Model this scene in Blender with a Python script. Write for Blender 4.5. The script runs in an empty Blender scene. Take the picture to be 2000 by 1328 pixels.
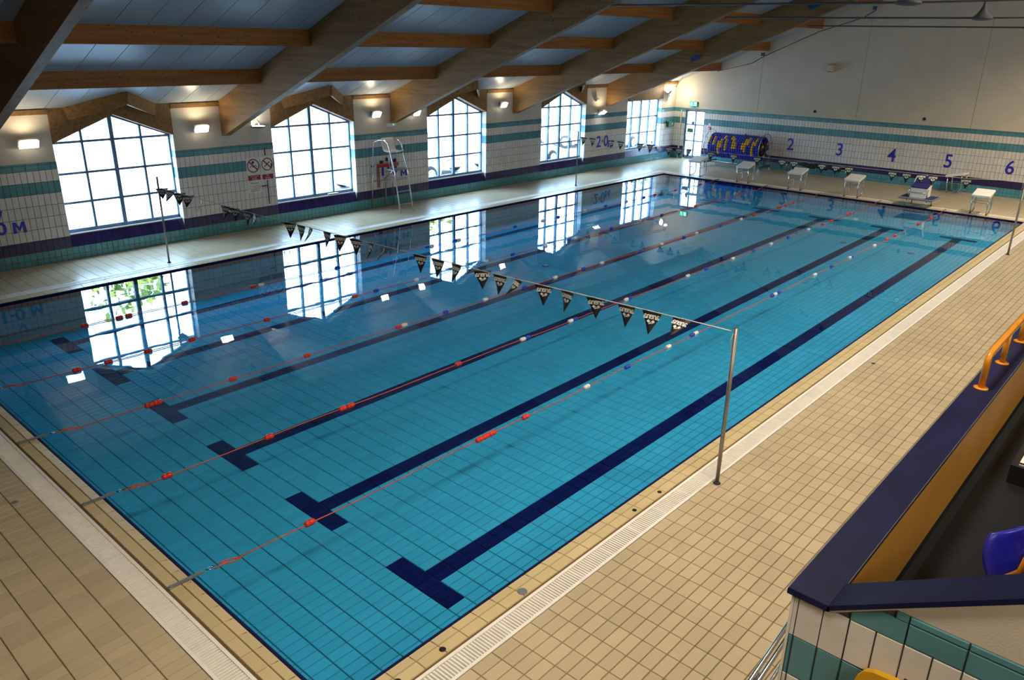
import bpy, math, random
import numpy as np
from mathutils import Vector, Matrix
random.seed(7); RNG = np.random.default_rng(11)
SC = bpy.context.scene; COL = SC.collection
PI = math.pi
# ------------------------------------------------------------------ dimensions (metres; x along the pool, y across it, deck at z = 0)
L, W = 25.0, 12.56
YW, XF = 14.87, 29.37            # inner faces of the window wall and of the numbered end wall
XN, YR = -9.0, -13.27            # end wall behind the camera, wall behind the spectators
YRIDGE, SL = 0.8, 0.405
def ceil_z(y): return 3.3 + SL * (YW - y) if y > YRIDGE else 3.3 + SL * (YW - YRIDGE) - SL * (YRIDGE - y)
WATER = -0.045
BEAMX = [-3.40, 2.05, 7.53, 12.98, 18.45, 24.0]
WINX = [4.96, 10.29, 15.80, 21.38, 26.91]; HW = 1.335
LANES = [11.25, 9.25, 7.24, 5.24, 3.24, 1.25]       # lane 1 ... 6
# ------------------------------------------------------------------ camera
CAMLOC = Vector((-2.519, -4.016, 4.771)); YAW, PITCH, ROLL = 0.72889, 0.36471, 0.01717; FPX = 1520.0
fw = Vector((math.cos(YAW)*math.cos(PITCH), math.sin(YAW)*math.cos(PITCH), -math.sin(PITCH)))
rt = Vector((math.sin(YAW), -math.cos(YAW), 0)); up0 = rt.cross(fw)
rgt = math.cos(ROLL)*rt + math.sin(ROLL)*up0; upv = -math.sin(ROLL)*rt + math.cos(ROLL)*up0
cd = bpy.data.cameras.new('camera'); cam = bpy.data.objects.new('camera', cd); COL.objects.link(cam)
cd.sensor_width = 36.0; cd.lens = 36.0 * FPX / 2000.0; cd.clip_start = 0.05; cd.clip_end = 500
M = Matrix((rgt, upv, -fw)).transposed().to_4x4(); M.translation = CAMLOC; cam.matrix_world = M
SC.camera = cam
def in_view(p, m=60):
    d = Vector(p) - CAMLOC; z = d.dot(fw)
    if z < .2: return None
    x = 1000 + FPX*d.dot(rgt)/z; y = 664 - FPX*d.dot(upv)/z
    return (x, y, z) if -m < x < 2000+m and -m < y < 1328+m else None
# ------------------------------------------------------------------ world, sun, lamps, exposure
wd = bpy.data.worlds.new('world'); SC.world = wd; wd.use_nodes = True
bg = wd.node_tree.nodes['Background']; bg.inputs[0].default_value = (0.48, 0.73, 1.0, 1); bg.inputs[1].default_value = 21.0
def lamp(name, kind, loc, energy, color, rot=None, size=None, sizey=None, **kw):
    d = bpy.data.lights.new(name, kind); d.energy = energy; d.color = color
    if kind == 'AREA':
        d.shape = 'RECTANGLE' if sizey else 'SQUARE'; d.size = size
        if sizey: d.size_y = sizey
    elif size is not None:
        if kind == 'SUN': d.angle = size
        else: d.shadow_soft_size = size
    for k, v in kw.items(): setattr(d, k, v)
    o = bpy.data.objects.new(name, d); COL.objects.link(o); o.location = loc
    if rot is not None: o.rotation_euler = rot
    return o
def aim(o, t):
    o.rotation_euler = (Vector(t) - o.location).to_track_quat('-Z', 'Y').to_euler()
s = lamp('sun', 'SUN', (0, -20, 40), 30.0, (1, .93, .82), size=.01); aim(s, Vector((0, -20, 40)) + Vector((.25, .62, -.75)))
for i, x in enumerate(WINX):      # portals: only tell the renderer where the sky comes in
    o = lamp('window_portal', 'AREA', (x, YW+.30, 1.85), 1, (1, 1, 1), size=2.66, sizey=2.6); aim(o, (x, 0, 1.85)); o.data.cycles.is_portal = True
o = lamp('door_portal', 'AREA', (XF+.12, 13.85, 1.07), 1, (1, 1, 1), size=.95, sizey=2.1); aim(o, (0, 13.85, 1.07)); o.data.cycles.is_portal = True
for x in (-1, 4, 9, 14, 19, 24):     # added warm fill lamps, unseen above the right deck and the stand
    o = lamp('hall_fill', 'AREA', (x + (1.2 if x == 24 else 0), -1.8, 7.4), {-1: 125, 24: 235}.get(x, 165), (1, .85, .64), size=1.6, sizey=.6, spread=1.95); aim(o, (x+1, -.2, 0))
    o = lamp('stand_fill', 'AREA', (x, -6.2, 4.9), 60, (1, .82, .58), size=1.6, sizey=.4, spread=2.8); aim(o, (x+.5, -3.0, 1.8))  # weaker unseen fill, added to brighten the ochre panel and rail
SC.view_settings.view_transform = 'Standard'; SC.view_settings.look = 'None'; SC.view_settings.gamma = 1.0
SC.view_settings.use_curve_mapping = False; SC.view_settings.exposure = 0.0
SC.cycles.use_denoising = True; SC.cycles.max_bounces = 10; SC.cycles.diffuse_bounces = 5; SC.cycles.transparent_max_bounces = 16
SC.cycles.sample_clamp_indirect = 6.0; SC.cycles.caustics_reflective = False; SC.cycles.caustics_refractive = False
# ------------------------------------------------------------------ materials
def new_mat(name):
    m = bpy.data.materials.new(name); m.use_nodes = True; nt = m.node_tree
    return m, nt, nt.nodes['Principled BSDF']
def mat(name, col, rough=.5, metal=0.0, var=.12, scale=6.0, bump=0.0, bscale=60.0, tint=0.0, spec=.5, coat=0.0, speck=0.0):
    m, nt, b = new_mat(name); N = nt.nodes; K = nt.links
    b.inputs['Roughness'].default_value = rough; b.inputs['Metallic'].default_value = metal
    b.inputs['Specular IOR Level'].default_value = spec; b.inputs['Coat Weight'].default_value = coat
    tc = N.new('ShaderNodeTexCoord'); no = N.new('ShaderNodeTexNoise'); no.inputs['Scale'].default_value = scale; no.inputs['Detail'].default_value = 3
    geo = N.new('ShaderNodeNewGeometry'); K.new(geo.outputs['Position'], no.inputs['Vector'])
    mr = N.new('ShaderNodeMapRange'); mr.inputs[1].default_value = .3; mr.inputs[2].default_value = .7
    mr.inputs[3].default_value = 1-var; mr.inputs[4].default_value = 1+var; K.new(no.outputs['Fac'], mr.inputs[0])
    f = mr.outputs[0]
    if tint:
        at = N.new('ShaderNodeAttribute'); at.attribute_name = 'tint'
        oi = N.new('ShaderNodeObjectInfo')
        ad = N.new('ShaderNodeMath'); ad.operation = 'ADD'; K.new(at.outputs['Fac'], ad.inputs[0]); K.new(oi.outputs['Random'], ad.inputs[1])
        fr = N.new('ShaderNodeMath'); fr.operation = 'FRACT'; K.new(ad.outputs[0], fr.inputs[0])
        ma = N.new('ShaderNodeMapRange'); ma.inputs[3].default_value = 1-tint; ma.inputs[4].default_value = 1+tint; K.new(fr.outputs[0], ma.inputs[0])
        mu = N.new('ShaderNodeMath'); mu.operation = 'MULTIPLY'; K.new(f, mu.inputs[0]); K.new(ma.outputs[0], mu.inputs[1]); f = mu.outputs[0]
    if speck:
        n2 = N.new('ShaderNodeTexNoise'); n2.inputs['Scale'].default_value = 320; n2.inputs['Detail'].default_value = 1; K.new(geo.outputs['Position'], n2.inputs['Vector'])
        m2 = N.new('ShaderNodeMapRange'); m2.inputs[1].default_value = .3; m2.inputs[2].default_value = .7; m2.inputs[3].default_value = 1-speck; m2.inputs[4].default_value = 1+speck
        K.new(n2.outputs['Fac'], m2.inputs[0]); mu = N.new('ShaderNodeMath'); mu.operation = 'MULTIPLY'; K.new(f, mu.inputs[0]); K.new(m2.outputs[0], mu.inputs[1]); f = mu.outputs[0]
    mx = N.new('ShaderNodeMix'); mx.data_type = 'RGBA'; mx.blend_type = 'MULTIPLY'; mx.inputs[0].default_value = 1
    mx.inputs[6].default_value = (*col, 1); K.new(f, mx.inputs[7]); K.new(mx.outputs[2], b.inputs['Base Color'])
    if bump:
        nb = N.new('ShaderNodeTexNoise'); nb.inputs['Scale'].default_value = bscale; K.new(geo.outputs['Position'], nb.inputs['Vector'])
        bp = N.new('ShaderNodeBump'); bp.inputs['Strength'].default_value = bump; bp.inputs['Distance'].default_value = .01
        K.new(nb.outputs['Fac'], bp.inputs['Height']); K.new(bp.outputs[0], b.inputs['Normal'])
    return m
def wood(name, c1, c2, axis):
    """glulam timber: grain stretched along one axis, dark knots"""
    m, nt, b = new_mat(name); N = nt.nodes; K = nt.links
    geo = N.new('ShaderNodeNewGeometry'); mp = N.new('ShaderNodeMapping'); K.new(geo.outputs['Position'], mp.inputs['Vector'])
    mp.inputs['Scale'].default_value = {'x': (.5, 9, 9), 'y': (9, .6, 7)}[axis]
    n1 = N.new('ShaderNodeTexNoise'); n1.inputs['Scale'].default_value = 1.6; n1.inputs['Detail'].default_value = 5; K.new(mp.outputs[0], n1.inputs['Vector'])
    cr = N.new('ShaderNodeValToRGB'); cr.color_ramp.elements[0].position = .3; cr.color_ramp.elements[1].position = .7
    cr.color_ramp.elements[0].color = (*c1, 1); cr.color_ramp.elements[1].color = (*c2, 1); K.new(n1.outputs['Fac'], cr.inputs['Fac'])
    m2 = N.new('ShaderNodeMapping'); m2.inputs['Scale'].default_value = {'x': (3, 5, 7), 'y': (5, 3.4, 6)}[axis]; K.new(geo.outputs['Position'], m2.inputs['Vector'])
    vo = N.new('ShaderNodeTexVoronoi'); vo.inputs['Scale'].default_value = 2.3; K.new(m2.outputs[0], vo.inputs['Vector'])
    kr = N.new('ShaderNodeMapRange'); kr.inputs[1].default_value = .09; kr.inputs[2].default_value = .20; kr.inputs[3].default_value = .28; kr.inputs[4].default_value = 1; K.new(vo.outputs['Distance'], kr.inputs[0])
    mx = N.new('ShaderNodeMix'); mx.data_type = 'RGBA'; mx.blend_type = 'MULTIPLY'; mx.inputs[0].default_value = 1
    K.new(cr.outputs[0], mx.inputs[6]); K.new(kr.outputs[0], mx.inputs[7]); K.new(mx.outputs[2], b.inputs['Base Color'])
    b.inputs['Roughness'].default_value = .55
    return m
def emit(name, col, strength):
    m, nt, b = new_mat(name)
    b.inputs['Base Color'].default_value = (*col, 1); b.inputs['Emission Color'].default_value = (*col, 1); b.inputs['Emission Strength'].default_value = strength
    return m
def see_through(name, tint, ior, rough=0.0, wave=0.0, gl=(1, 1, 1)):
    """clear sheet: what is behind it, tinted, plus a Fresnel reflection"""
    m = bpy.data.materials.new(name); m.use_nodes = True; nt = m.node_tree; N = nt.nodes; K = nt.links; N.remove(N['Principled BSDF'])
    tr = N.new('ShaderNodeBsdfTransparent'); tr.inputs[0].default_value = (*tint, 1)
    g = N.new('ShaderNodeBsdfGlossy'); g.inputs['Roughness'].default_value = rough; g.inputs[0].default_value = (*gl, 1)
    # Schlick's approximation, the same from both sides of the sheet (no refraction, so no total reflection either)
    ge = N.new('ShaderNodeNewGeometry'); dt = N.new('ShaderNodeVectorMath'); dt.operation = 'DOT_PRODUCT'; K.new(ge.outputs['Incoming'], dt.inputs[0]); K.new(ge.outputs['Normal'], dt.inputs[1])
    def mth(op, a, b=None):
        n = N.new('ShaderNodeMath'); n.operation = op
        for i, v in enumerate((a, b)):
            if v is None: continue
            if isinstance(v, (int, float)): n.inputs[i].default_value = v
            else: K.new(v, n.inputs[i])
        return n.outputs[0]
    f0 = ((ior-1)/(ior+1))**2
    fres = mth('ADD', mth('MULTIPLY', mth('POWER', mth('SUBTRACT', 1.0, mth('ABSOLUTE', dt.outputs['Value'])), 5.0), 1-f0), f0)
    mx = N.new('ShaderNodeMixShader'); K.new(fres, mx.inputs[0]); K.new(tr.outputs[0], mx.inputs[1]); K.new(g.outputs[0], mx.inputs[2])
    K.new(mx.outputs[0], N['Material Output'].inputs[0])
    if wave:
        geo = N.new('ShaderNodeNewGeometry'); no = N.new('ShaderNodeTexNoise'); no.inputs['Scale'].default_value = 2.2; no.inputs['Detail'].default_value = 1.5
        K.new(geo.outputs['Position'], no.inputs['Vector']); bp = N.new('ShaderNodeBump'); bp.inputs['Strength'].default_value = wave; bp.inputs['Distance'].default_value = .02
        K.new(no.outputs['Fac'], bp.inputs['Height']); K.new(bp.outputs[0], g.inputs['Normal'])
    return m
MT = {}
MT['deck'] = mat('deck_tile', (.515, .425, .285), .28, var=.07, scale=.8, tint=.07, speck=.12, spec=.4)
MT['grout'] = mat('deck_grout', (.13, .075, .03), .8)
MT['coping'] = mat('coping_tile', (.58, .47, .27), .33, var=.06, scale=1.2, tint=.05, speck=.08)
MT['ptile'] = mat('pool_tile', (.072, .43, .645), .6, var=.05, scale=.6, tint=.045, spec=.04)
MT['pgrout'] = mat('pool_grout', (.012, .085, .10), .8)
MT['navy'] = mat('navy_tile', (.028, .02, .11), .25, var=.15, tint=.12)
MT['lane'] = mat('navy_lane_tile', (.006, .009, .085), .6, var=.1, tint=.1, spec=.04)
MT['aqua'] = mat('aqua_tile', (.085, .32, .39), .18, var=.08, tint=.08)
MT['teal'] = mat('teal_tile', (.10, .28, .33), .18, var=.08, tint=.08)
MT['white'] = mat('white_tile', (.76, .73, .70), .18, var=.05, tint=.05)
MT['wgrout'] = mat('wall_grout', (.085, .08, .08), .8)
MT['cream'] = mat('cream_paint', (.66, .60, .51), .7, var=.04, scale=1.5, bump=.15, bscale=90)
MT['joint'] = mat('rust_joint', (.38, .25, .12), .8)
MT['ceil'] = mat('ceiling_panel', (.39, .43, .48), .35, var=.06, scale=.9, tint=.05)
MT['dark'] = mat('dark_gap', (.02, .02, .022), .8)
MT['beam'] = wood('glulam_beam', (.21, .102, .033), (.35, .185, .062), 'y')
MT['purlin'] = wood('orange_purlin', (.30, .105, .024), (.46, .18, .045), 'x')
MT['frame'] = mat('window_frame_paint', (.12, .20, .34), .4)  # grey-blue frames; lighter blue in the colour stands in for window bloom
MT['glass'] = see_through('window_glass', (.96, .98, 1), 1.45)
MT['water'] = see_through('pool_water', (.66, .90, 1.0), 1.33, wave=.05)
MT['plastic'] = mat('white_plastic', (.86, .83, .78), .4, var=.04)
MT['steel'] = mat('brushed_steel', (.42, .42, .44), .3, metal=1.0, var=.06)
MT['chrome'] = mat('chrome_tube', (.70, .70, .72), .15, metal=1.0, var=.04)
MT['post'] = mat('flag_post_steel', (.30, .27, .25), .35, metal=.8)
MT['rope'] = mat('orange_red_cord', (.60, .09, .035), .6)
MT['cord'] = mat('white_cord', (.62, .60, .55), .7)
MT['red'] = mat('red_float', (.72, .035, .012), .3)
MT['wfloat'] = mat('white_float', (.85, .82, .76), .35)
MT['bfloat'] = mat('blue_float', (.02, .055, .55), .3)
MT['black'] = mat('black_cloth', (.010, .010, .013), .6)
MT['print'] = mat('white_print', (.78, .76, .72), .6)
MT['ink'] = mat('navy_lettering', (.03, .03, .42), .3)
MT['brownink'] = mat('maroon_marking', (.085, .018, .03), .5)
MT['cap'] = mat('navy_capping', (.008, .009, .05), .5, var=.25, scale=3.5, spec=.25)
MT['ochre'] = mat('ochre_panel', (.50, .25, .035), .5, var=.08, scale=2)
MT['rubber'] = mat('black_rubber_floor', (.006, .0075, .011), .5, var=.2, scale=4, spec=.35)
MT['orange'] = mat('orange_rail_paint', (.70, .27, .015), .32)
MT['bluep'] = mat('blue_plastic', (.022, .026, .45), .3)
MT['yellow'] = mat('yellow_plastic', (.75, .40, .01), .45)
MT['green'] = mat('green_plastic', (.01, .13, .045), .4)
MT['pad'] = mat('navy_grip_pad', (.02, .022, .14), .7, bump=.2)
MT['grey'] = mat('grey_metal', (.17, .18, .20), .45)
MT['blkp'] = mat('black_plastic', (.012, .012, .014), .4)
MT['beige'] = mat('beige_box', (.62, .52, .38), .5)
MT['rodgrey'] = mat('tie_rod_paint', (.075, .08, .09), .6)
MT['nose'] = mat('navy_nosing', (.008, .010, .06), .8, spec=.1)
MT['bluepaint'] = mat('blue_fitting', (.04, .09, .22), .4)
MT['lampglow'] = emit('floodlight_glass', (1, .93, .78), 22)
MT['exitglow'] = emit('exit_sign_face', (.02, .75, .33), 1.6)
MT['exitwhite'] = emit('exit_sign_pictogram', (.75, 1, .85), 2.4)
MT['led'] = emit('green_led', (.05, 1, .3), 4)
MT['asphalt'] = mat('car_park', (.34, .34, .35), .9, var=.1, scale=.6)
MT['grass'] = mat('grass_bank', (.10, .19, .035), .9, var=.3, scale=1.2)
MT['leaf'] = mat('leaf', (.20, .26, .035), .6, var=.4, scale=2)
MT['leaf2'] = mat('leaf_dark', (.09, .15, .03), .6, var=.4, scale=2)
MT['bark'] = mat('bark', (.10, .075, .05), .9)
for k, c in (('carw', (.7, .71, .73)), ('card', (.05, .06, .07)), ('cars', (.6, .63, .66))): MT[k] = mat('car_paint_'+k, c, .2, var=.02, coat=.5)
MT['cglass'] = mat('car_glass', (.10, .12, .14), .08); MT['tyre'] = mat('tyre', (.02, .02, .02), .8)
# ------------------------------------------------------------------ mesh helpers
ORG = {}                                   # world origin of each built object
class MB:
    def __init__(s): s.v = []; s.f = []; s.sm = []
    def add(s, vs, fs, smooth=False):
        b = len(s.v); s.v += [tuple(v) for v in vs]; s.f += [tuple(b+i for i in f) for f in fs]; s.sm += [smooth]*len(fs)
        return s
    def box(s, c, d, R=None):
        c = Vector(c); R = R or Matrix.Identity(3); vs = []
        for sx in (-1, 1):
            for sy in (-1, 1):
                for sz in (-1, 1): vs.append(c + R @ Vector((sx*d[0]/2, sy*d[1]/2, sz*d[2]/2)))
        return s.add(vs, [(0,1,3,2),(4,6,7,5),(0,4,5,1),(2,3,7,6),(0,2,6,4),(1,5,7,3)])
    def box2(s, a, b): return s.box([(a[i]+b[i])/2 for i in range(3)], [abs(b[i]-a[i]) for i in range(3)])
    def rbox(s, c, d, r, R=None):
        """box with chamfered vertical and top edges"""
        c = Vector(c); R = R or Matrix.Identity(3); x, y, z = d[0]/2, d[1]/2, d[2]/2; r = min(r, x*.9, y*.9, z*.9)
        def ring(xx, yy, zz, q): return [(xx-q, -yy, zz), (xx, -yy+q, zz), (xx, yy-q, zz), (xx-q, yy, zz), (-xx+q, yy, zz), (-xx, yy-q, zz), (-xx, -yy+q, zz), (-xx+q, -yy, zz)]
        rings = [ring(x-r, y-r, -z, r*.6), ring(x, y, -z+r, r), ring(x, y, z-r, r), ring(x-r, y-r, z, r*.6)]
        vs = [c + R @ Vector(p) for q in rings for p in q]; fs = []
        for k in range(3):
            for i in range(8): j = (i+1) % 8; fs.append((8*k+i, 8*k+j, 8*k+8+j, 8*k+8+i))
        fs += [tuple(range(7, -1, -1)), tuple(range(24, 32))]
        return s.add(vs, fs)
    def bar(s, p, q, w, h, up=(0, 0, 1)):
        p, q = Vector(p), Vector(q); d = (q-p).normalized(); a = d.cross(Vector(up)).normalized(); b = a.cross(d)
        vs = [e + a*sx*w/2 + b*sy*h/2 for e in (p, q) for sx, sy in ((-1,-1),(1,-1),(1,1),(-1,1))]
        return s.add(vs, [(3,2,1,0),(4,5,6,7),(0,1,5,4),(1,2,6,5),(2,3,7,6),(3,0,4,7)])
    def tube(s, path, r, n=8, closed=False, smooth=True):
        P = [Vector(p) for p in path]; m = len(P); vs = []; prev = None
        rr = r if isinstance(r, (list, tuple)) else [r]*m
        for i, p in enumerate(P):
            if closed: t = (P[(i+1) % m] - P[i-1]).normalized()
            else: t = (P[min(i+1, m-1)] - P[max(i-1, 0)]).normalized()
            if prev is None: a = t.cross(Vector((0, 0, 1)) if abs(t.z) < .9 else Vector((1, 0, 0))).normalized()
            else: a = (prev - t*prev.dot(t)).normalized()
            prev = a; b = t.cross(a)
            vs += [p + (a*math.cos(2*PI*k/n) + b*math.sin(2*PI*k/n))*rr[i] for k in range(n)]
        fs = []
        for i in range(m if closed else m-1):
            j = (i+1) % m
            for k in range(n): l = (k+1) % n; fs.append((i*n+k, i*n+l, j*n+l, j*n+k))
        s.add(vs, fs, smooth)
        if not closed:
            b = len(s.v) - len(vs); s.f += [tuple(b+k for k in range(n-1, -1, -1)), tuple(b+(m-1)*n+k for k in range(n))]; s.sm += [False, False]
        return s
    def lathe(s, prof, o, ax=(0, 0, 1), n=16, smooth=True):
        """prof: (radius, height) pairs along the axis"""
        ax = Vector(ax).normalized(); a = ax.cross(Vector((0, 0, 1)) if abs(ax.z) < .9 else Vector((1, 0, 0))).normalized(); b = ax.cross(a); o = Vector(o)
        vs = [o + ax*h + (a*math.cos(2*PI*k/n) + b*math.sin(2*PI*k/n))*r for r, h in prof for k in range(n)]
        fs = [(i*n+k, i*n+(k+1) % n, (i+1)*n+(k+1) % n, (i+1)*n+k) for i in range(len(prof)-1) for k in range(n)]
        s.add(vs, fs, smooth); B = len(s.v) - len(vs)
        s.f += [tuple(B+k for k in range(n-1, -1, -1)), tuple(B+(len(prof)-1)*n+k for k in range(n))]; s.sm += [False, False]
        return s
    def prism(s, poly, d):
        """poly: 3-D outline, d: extrusion vector"""
        n = len(poly); d = Vector(d); vs = [Vector(p) for p in poly] + [Vector(p)+d for p in poly]
        return s.add(vs, [tuple(range(n-1, -1, -1)), tuple(range(n, 2*n))] + [(i, (i+1) % n, n+(i+1) % n, n+i) for i in range(n)])
    def build(s, name, m, parent=None, org=None):
        po = ORG.get(parent.name, Vector((0, 0, 0))) if parent else Vector((0, 0, 0))
        if org is None: org = po if parent else Vector((0, 0, 0))
        org = Vector(org)
        me = bpy.data.meshes.new(name); me.from_pydata([(v[0]-org.x, v[1]-org.y, v[2]-org.z) for v in s.v], [], s.f)
        me.polygons.foreach_set('use_smooth', s.sm); me.materials.append(MT[m] if isinstance(m, str) else m)
        import bmesh
        bm = bmesh.new(); bm.from_mesh(me); bmesh.ops.recalc_face_normals(bm, faces=bm.faces); bm.to_mesh(me); bm.free()
        return link(name, me, parent, org)
def link(name, me, parent=None, org=(0, 0, 0)):
    o = bpy.data.objects.new(name, me); COL.objects.link(o); org = Vector(org)
    if parent: o.parent = parent; o.location = org - ORG[parent.name]
    else: o.location = org
    ORG[o.name] = org
    return o
def tag(o, label, cat, group=None, kind=None):
    o['label'] = label; o['category'] = cat
    if group: o['group'] = group
    if kind: o['kind'] = kind
    return o
def thing(name, label, cat, loc, group=None, kind=None):
    o = bpy.data.objects.new(name, None); COL.objects.link(o); o.location = loc; o.empty_display_size = .1; ORG[o.name] = Vector(loc)
    return tag(o, label, cat, group, kind)
def copy_tree(o, parent=None, loc=None):
    c = o.copy(); COL.objects.link(c)
    if parent: c.parent = parent
    if loc is not None: c.location = loc
    ORG[c.name] = Vector(loc) if loc is not None else ORG.get(o.name, Vector((0, 0, 0)))
    for ch in list(o.children): copy_tree(ch, c)
    return c
def slabs(rects, o, u, v, n, h, bev=.0035, zf=None):
    """numpy arrays of bevelled tile slabs for rectangles (u0,u1,v0,v1)"""
    R = np.asarray(rects, float); o, u, v, n = (np.asarray(a, float) for a in (o, u, v, n)); k = len(R)
    q = np.stack([R[:, [0, 2]], R[:, [1, 2]], R[:, [1, 3]], R[:, [0, 3]]], 1)
    s = np.array([[1, 1], [-1, 1], [-1, -1], [1, -1]])*bev
    lo = o + q[..., :1]*u + q[..., 1:]*v; t = q + s
    hi = o + t[..., :1]*u + t[..., 1:]*v + n*h
    if zf is not None:
        lo = lo.copy(); hi = hi.copy(); z = zf(q[..., 0], q[..., 1]); lo[..., 2] += z; hi[..., 2] += z
    V = np.concatenate([lo, hi], 1).reshape(-1, 3)
    base = np.array([[4,5,6,7],[0,1,5,4],[1,2,6,5],[2,3,7,6],[3,0,4,7]])
    F = (base[None] + 8*np.arange(k)[:, None, None]).reshape(-1, 4)
    return V, F
def np_mesh(name, V, F, m, tint=True):
    me = bpy.data.meshes.new(name); me.vertices.add(len(V)); me.vertices.foreach_set('co', V.astype(np.float32).ravel())
    nf = len(F); me.loops.add(nf*4); me.loops.foreach_set('vertex_index', F.astype(np.int32).ravel())
    me.polygons.add(nf); me.polygons.foreach_set('loop_start', np.arange(0, nf*4, 4, dtype=np.int32))
    if tint:
        a = me.attributes.new('tint', 'FLOAT', 'FACE'); a.data.foreach_set('value', np.repeat(RNG.random(nf//5+1), 5)[:nf].astype(np.float32))
    me.update(calc_edges=True); me.validate(); me.polygons.foreach_set('use_smooth', [False]*len(me.polygons)); me.materials.append(MT[m]); return me
def tile_field(parent, rects, o, u, v, n, h, m, pick, name='tile', gap=.0055, zf=None, stuffname='tile_field'):
    """the PICK tiles that show largest become objects of their own, the rest one piece of real geometry"""
    if not len(rects): return 0
    R = np.asarray(rects, float).copy(); R[:, [0, 2]] += gap/2; R[:, [1, 3]] -= gap/2
    U, V, N = Vector(u), Vector(v), Vector(n); score = []
    for i, r in enumerate(R):
        c = Vector(o) + U*(r[0]+r[1])/2 + V*(r[2]+r[3])/2
        if zf is not None: c.z += float(zf(np.float64((r[0]+r[1])/2), np.float64((r[2]+r[3])/2)))
        q = in_view(c, -4); area = (r[1]-r[0])*(r[3]-r[2])
        score.append(0 if q is None else area*abs((CAMLOC-c).normalized().dot(N))/q[2]**2)
    score = np.array(score); order = np.argsort(-score); single = [i for i in order[:pick] if score[i] > 0]; S = set(single); cache = {}
    for i in single:
        r = R[i]; a, b = (r[1]-r[0])/2, (r[3]-r[2])/2; key = (round(a, 3), round(b, 3))
        if key not in cache:
            vv, ff = slabs([[-a, a, -b, b]], (0, 0, 0), u, v, n, h); cache[key] = np_mesh(name, vv, ff, m, False)
        c = Vector(o) + U*(r[0]+r[1])/2 + V*(r[2]+r[3])/2
        if zf is not None: c.z += float(zf(np.float64((r[0]+r[1])/2), np.float64((r[2]+r[3])/2)))
        link(name, cache[key], parent, c)
    rest = [i for i in range(len(R)) if i not in S]
    if rest:
        vv, ff = slabs(R[rest], np.asarray(o, float) - np.asarray(ORG[parent.name]), u, v, n, h, zf=zf)
        ob = link(stuffname, np_mesh(stuffname, vv, ff, m), parent, ORG[parent.name]); ob['kind'] = 'stuff'
    return len(single)
TXT = {}
def text_mesh(body, size, depth, m, spacing=1.0, bold=0.0):
    key = (body, size, depth, m, bold)
    if key not in TXT:
        c = bpy.data.curves.new('lettering', 'FONT'); c.body = body; c.size = size; c.extrude = depth/2; c.align_x = 'CENTER'; c.align_y = 'CENTER'; c.resolution_u = 3; c.space_character = spacing; c.offset = bold*size
        o = bpy.data.objects.new('tmp', c); COL.objects.link(o); dg = bpy.context.evaluated_depsgraph_get()
        me = bpy.data.meshes.new_from_object(o.evaluated_get(dg)); bpy.data.objects.remove(o); me.materials.clear(); me.materials.append(MT[m]); TXT[key] = me
    return TXT[key]
def put_text(name, body, size, loc, right, upd, parent, m, depth=.004, sx=1.0, sy=1.0, spacing=1.0, bold=0.0):
    o = link(name, text_mesh(body, size, depth, m, spacing, bold), parent, loc)
    r = Vector(right).normalized(); u = Vector(upd).normalized(); R = Matrix((r*sx, u*sy, r.cross(u))).transposed().to_4x4()
    R.translation = o.location; o.matrix_local = R
    return o
# ================================================================== THE SETTING
X, Y, Z = (1, 0, 0), (0, 1, 0), (0, 0, 1)
# ---- deck: grout bed with the tiles laid on it, a gap for the drain channels and the pool
PX, PY, X0, Y0 = .247, .1215, .008, -.485
GI, GO = .245, .487                       # inner and outer edge of the drain channel, from the pool edge
def strip_rects(x0, x1, y0, y1, px=PX, py=PY, ox=X0, oy=Y0):
    r = []
    i0, i1 = math.floor((x0-ox)/px), math.ceil((x1-ox)/px); j0, j1 = math.floor((y0-oy)/py), math.ceil((y1-oy)/py)
    for i in range(i0, i1):
        a, b = max(x0, ox+i*px), min(x1, ox+(i+1)*px)
        if b-a < .02: continue
        for j in range(j0, j1):
            c, d = max(y0, oy+j*py), min(y1, oy+(j+1)*py)
            if d-c > .02: r.append((a, b, c, d))
    return r
m = MB(); T = -.010
m.box2((XN, YR, -.25), (XF, -GO, T)); m.box2((XN, W+GO, -.25), (XF, YW, T))
m.box2((XN, -GO, -.25), (-GO, W+GO, T)); m.box2((L+GO, -GO, -.25), (XF, W+GO, T))
floor = tag(m.build('floor', 'grout'), 'deck of small beige tiles laid round the swimming pool', 'floor', kind='structure')
rc = strip_rects(-3.0, XF, -2.94, -GO) + strip_rects(-3.0, -GO, -GO, W+GO) + strip_rects(-3.0, XF, W+GO, YW) + strip_rects(L+GO, XF, -GO, W+GO)
tile_field(floor, rc, (0, 0, T), X, Y, Z, -T, 'deck', 300)
# ---- coping round the pool: a sloping outer tile and a flat one
cop = MB()
for a, b in (((-GI, -GI, -.25), (L+GI, -.02, T)), ((-GI, W+.02, -.25), (L+GI, W+GI, T)), ((-GI, -.02, -.25), (-.02, W+.02, T)), ((L+.02, -.02, -.25), (L+GI, W+.02, T))): cop.box2(a, b)
coping = tag(cop.build('pool_coping', 'grout'), 'sandy tiled coping along the edges of the pool', 'coping', kind='structure')
def zc(u, v): return 0*u
def cuts(a, b, p=.245): return [(x, min(x+p, b)) for x in np.arange(a, b-.02, p)]
rr = [(a, b, c, d) for a, b in cuts(.01, L) for c, d in ((-.222, -.104), (W+.104, W+.222))] + [(c, d, a, b) for a, b in cuts(.0, W) for c, d in ((-.222, -.104), (L+.104, L+.222))]
rr += [(c, d, e, f) for c, d in ((-.222, 0), (L, L+.222)) for e, f in ((-.222, 0), (W, W+.222))]
tile_field(coping, rr, (0, 0, T), X, Y, Z, -T, 'coping', 150, stuffname='coping_field')
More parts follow.
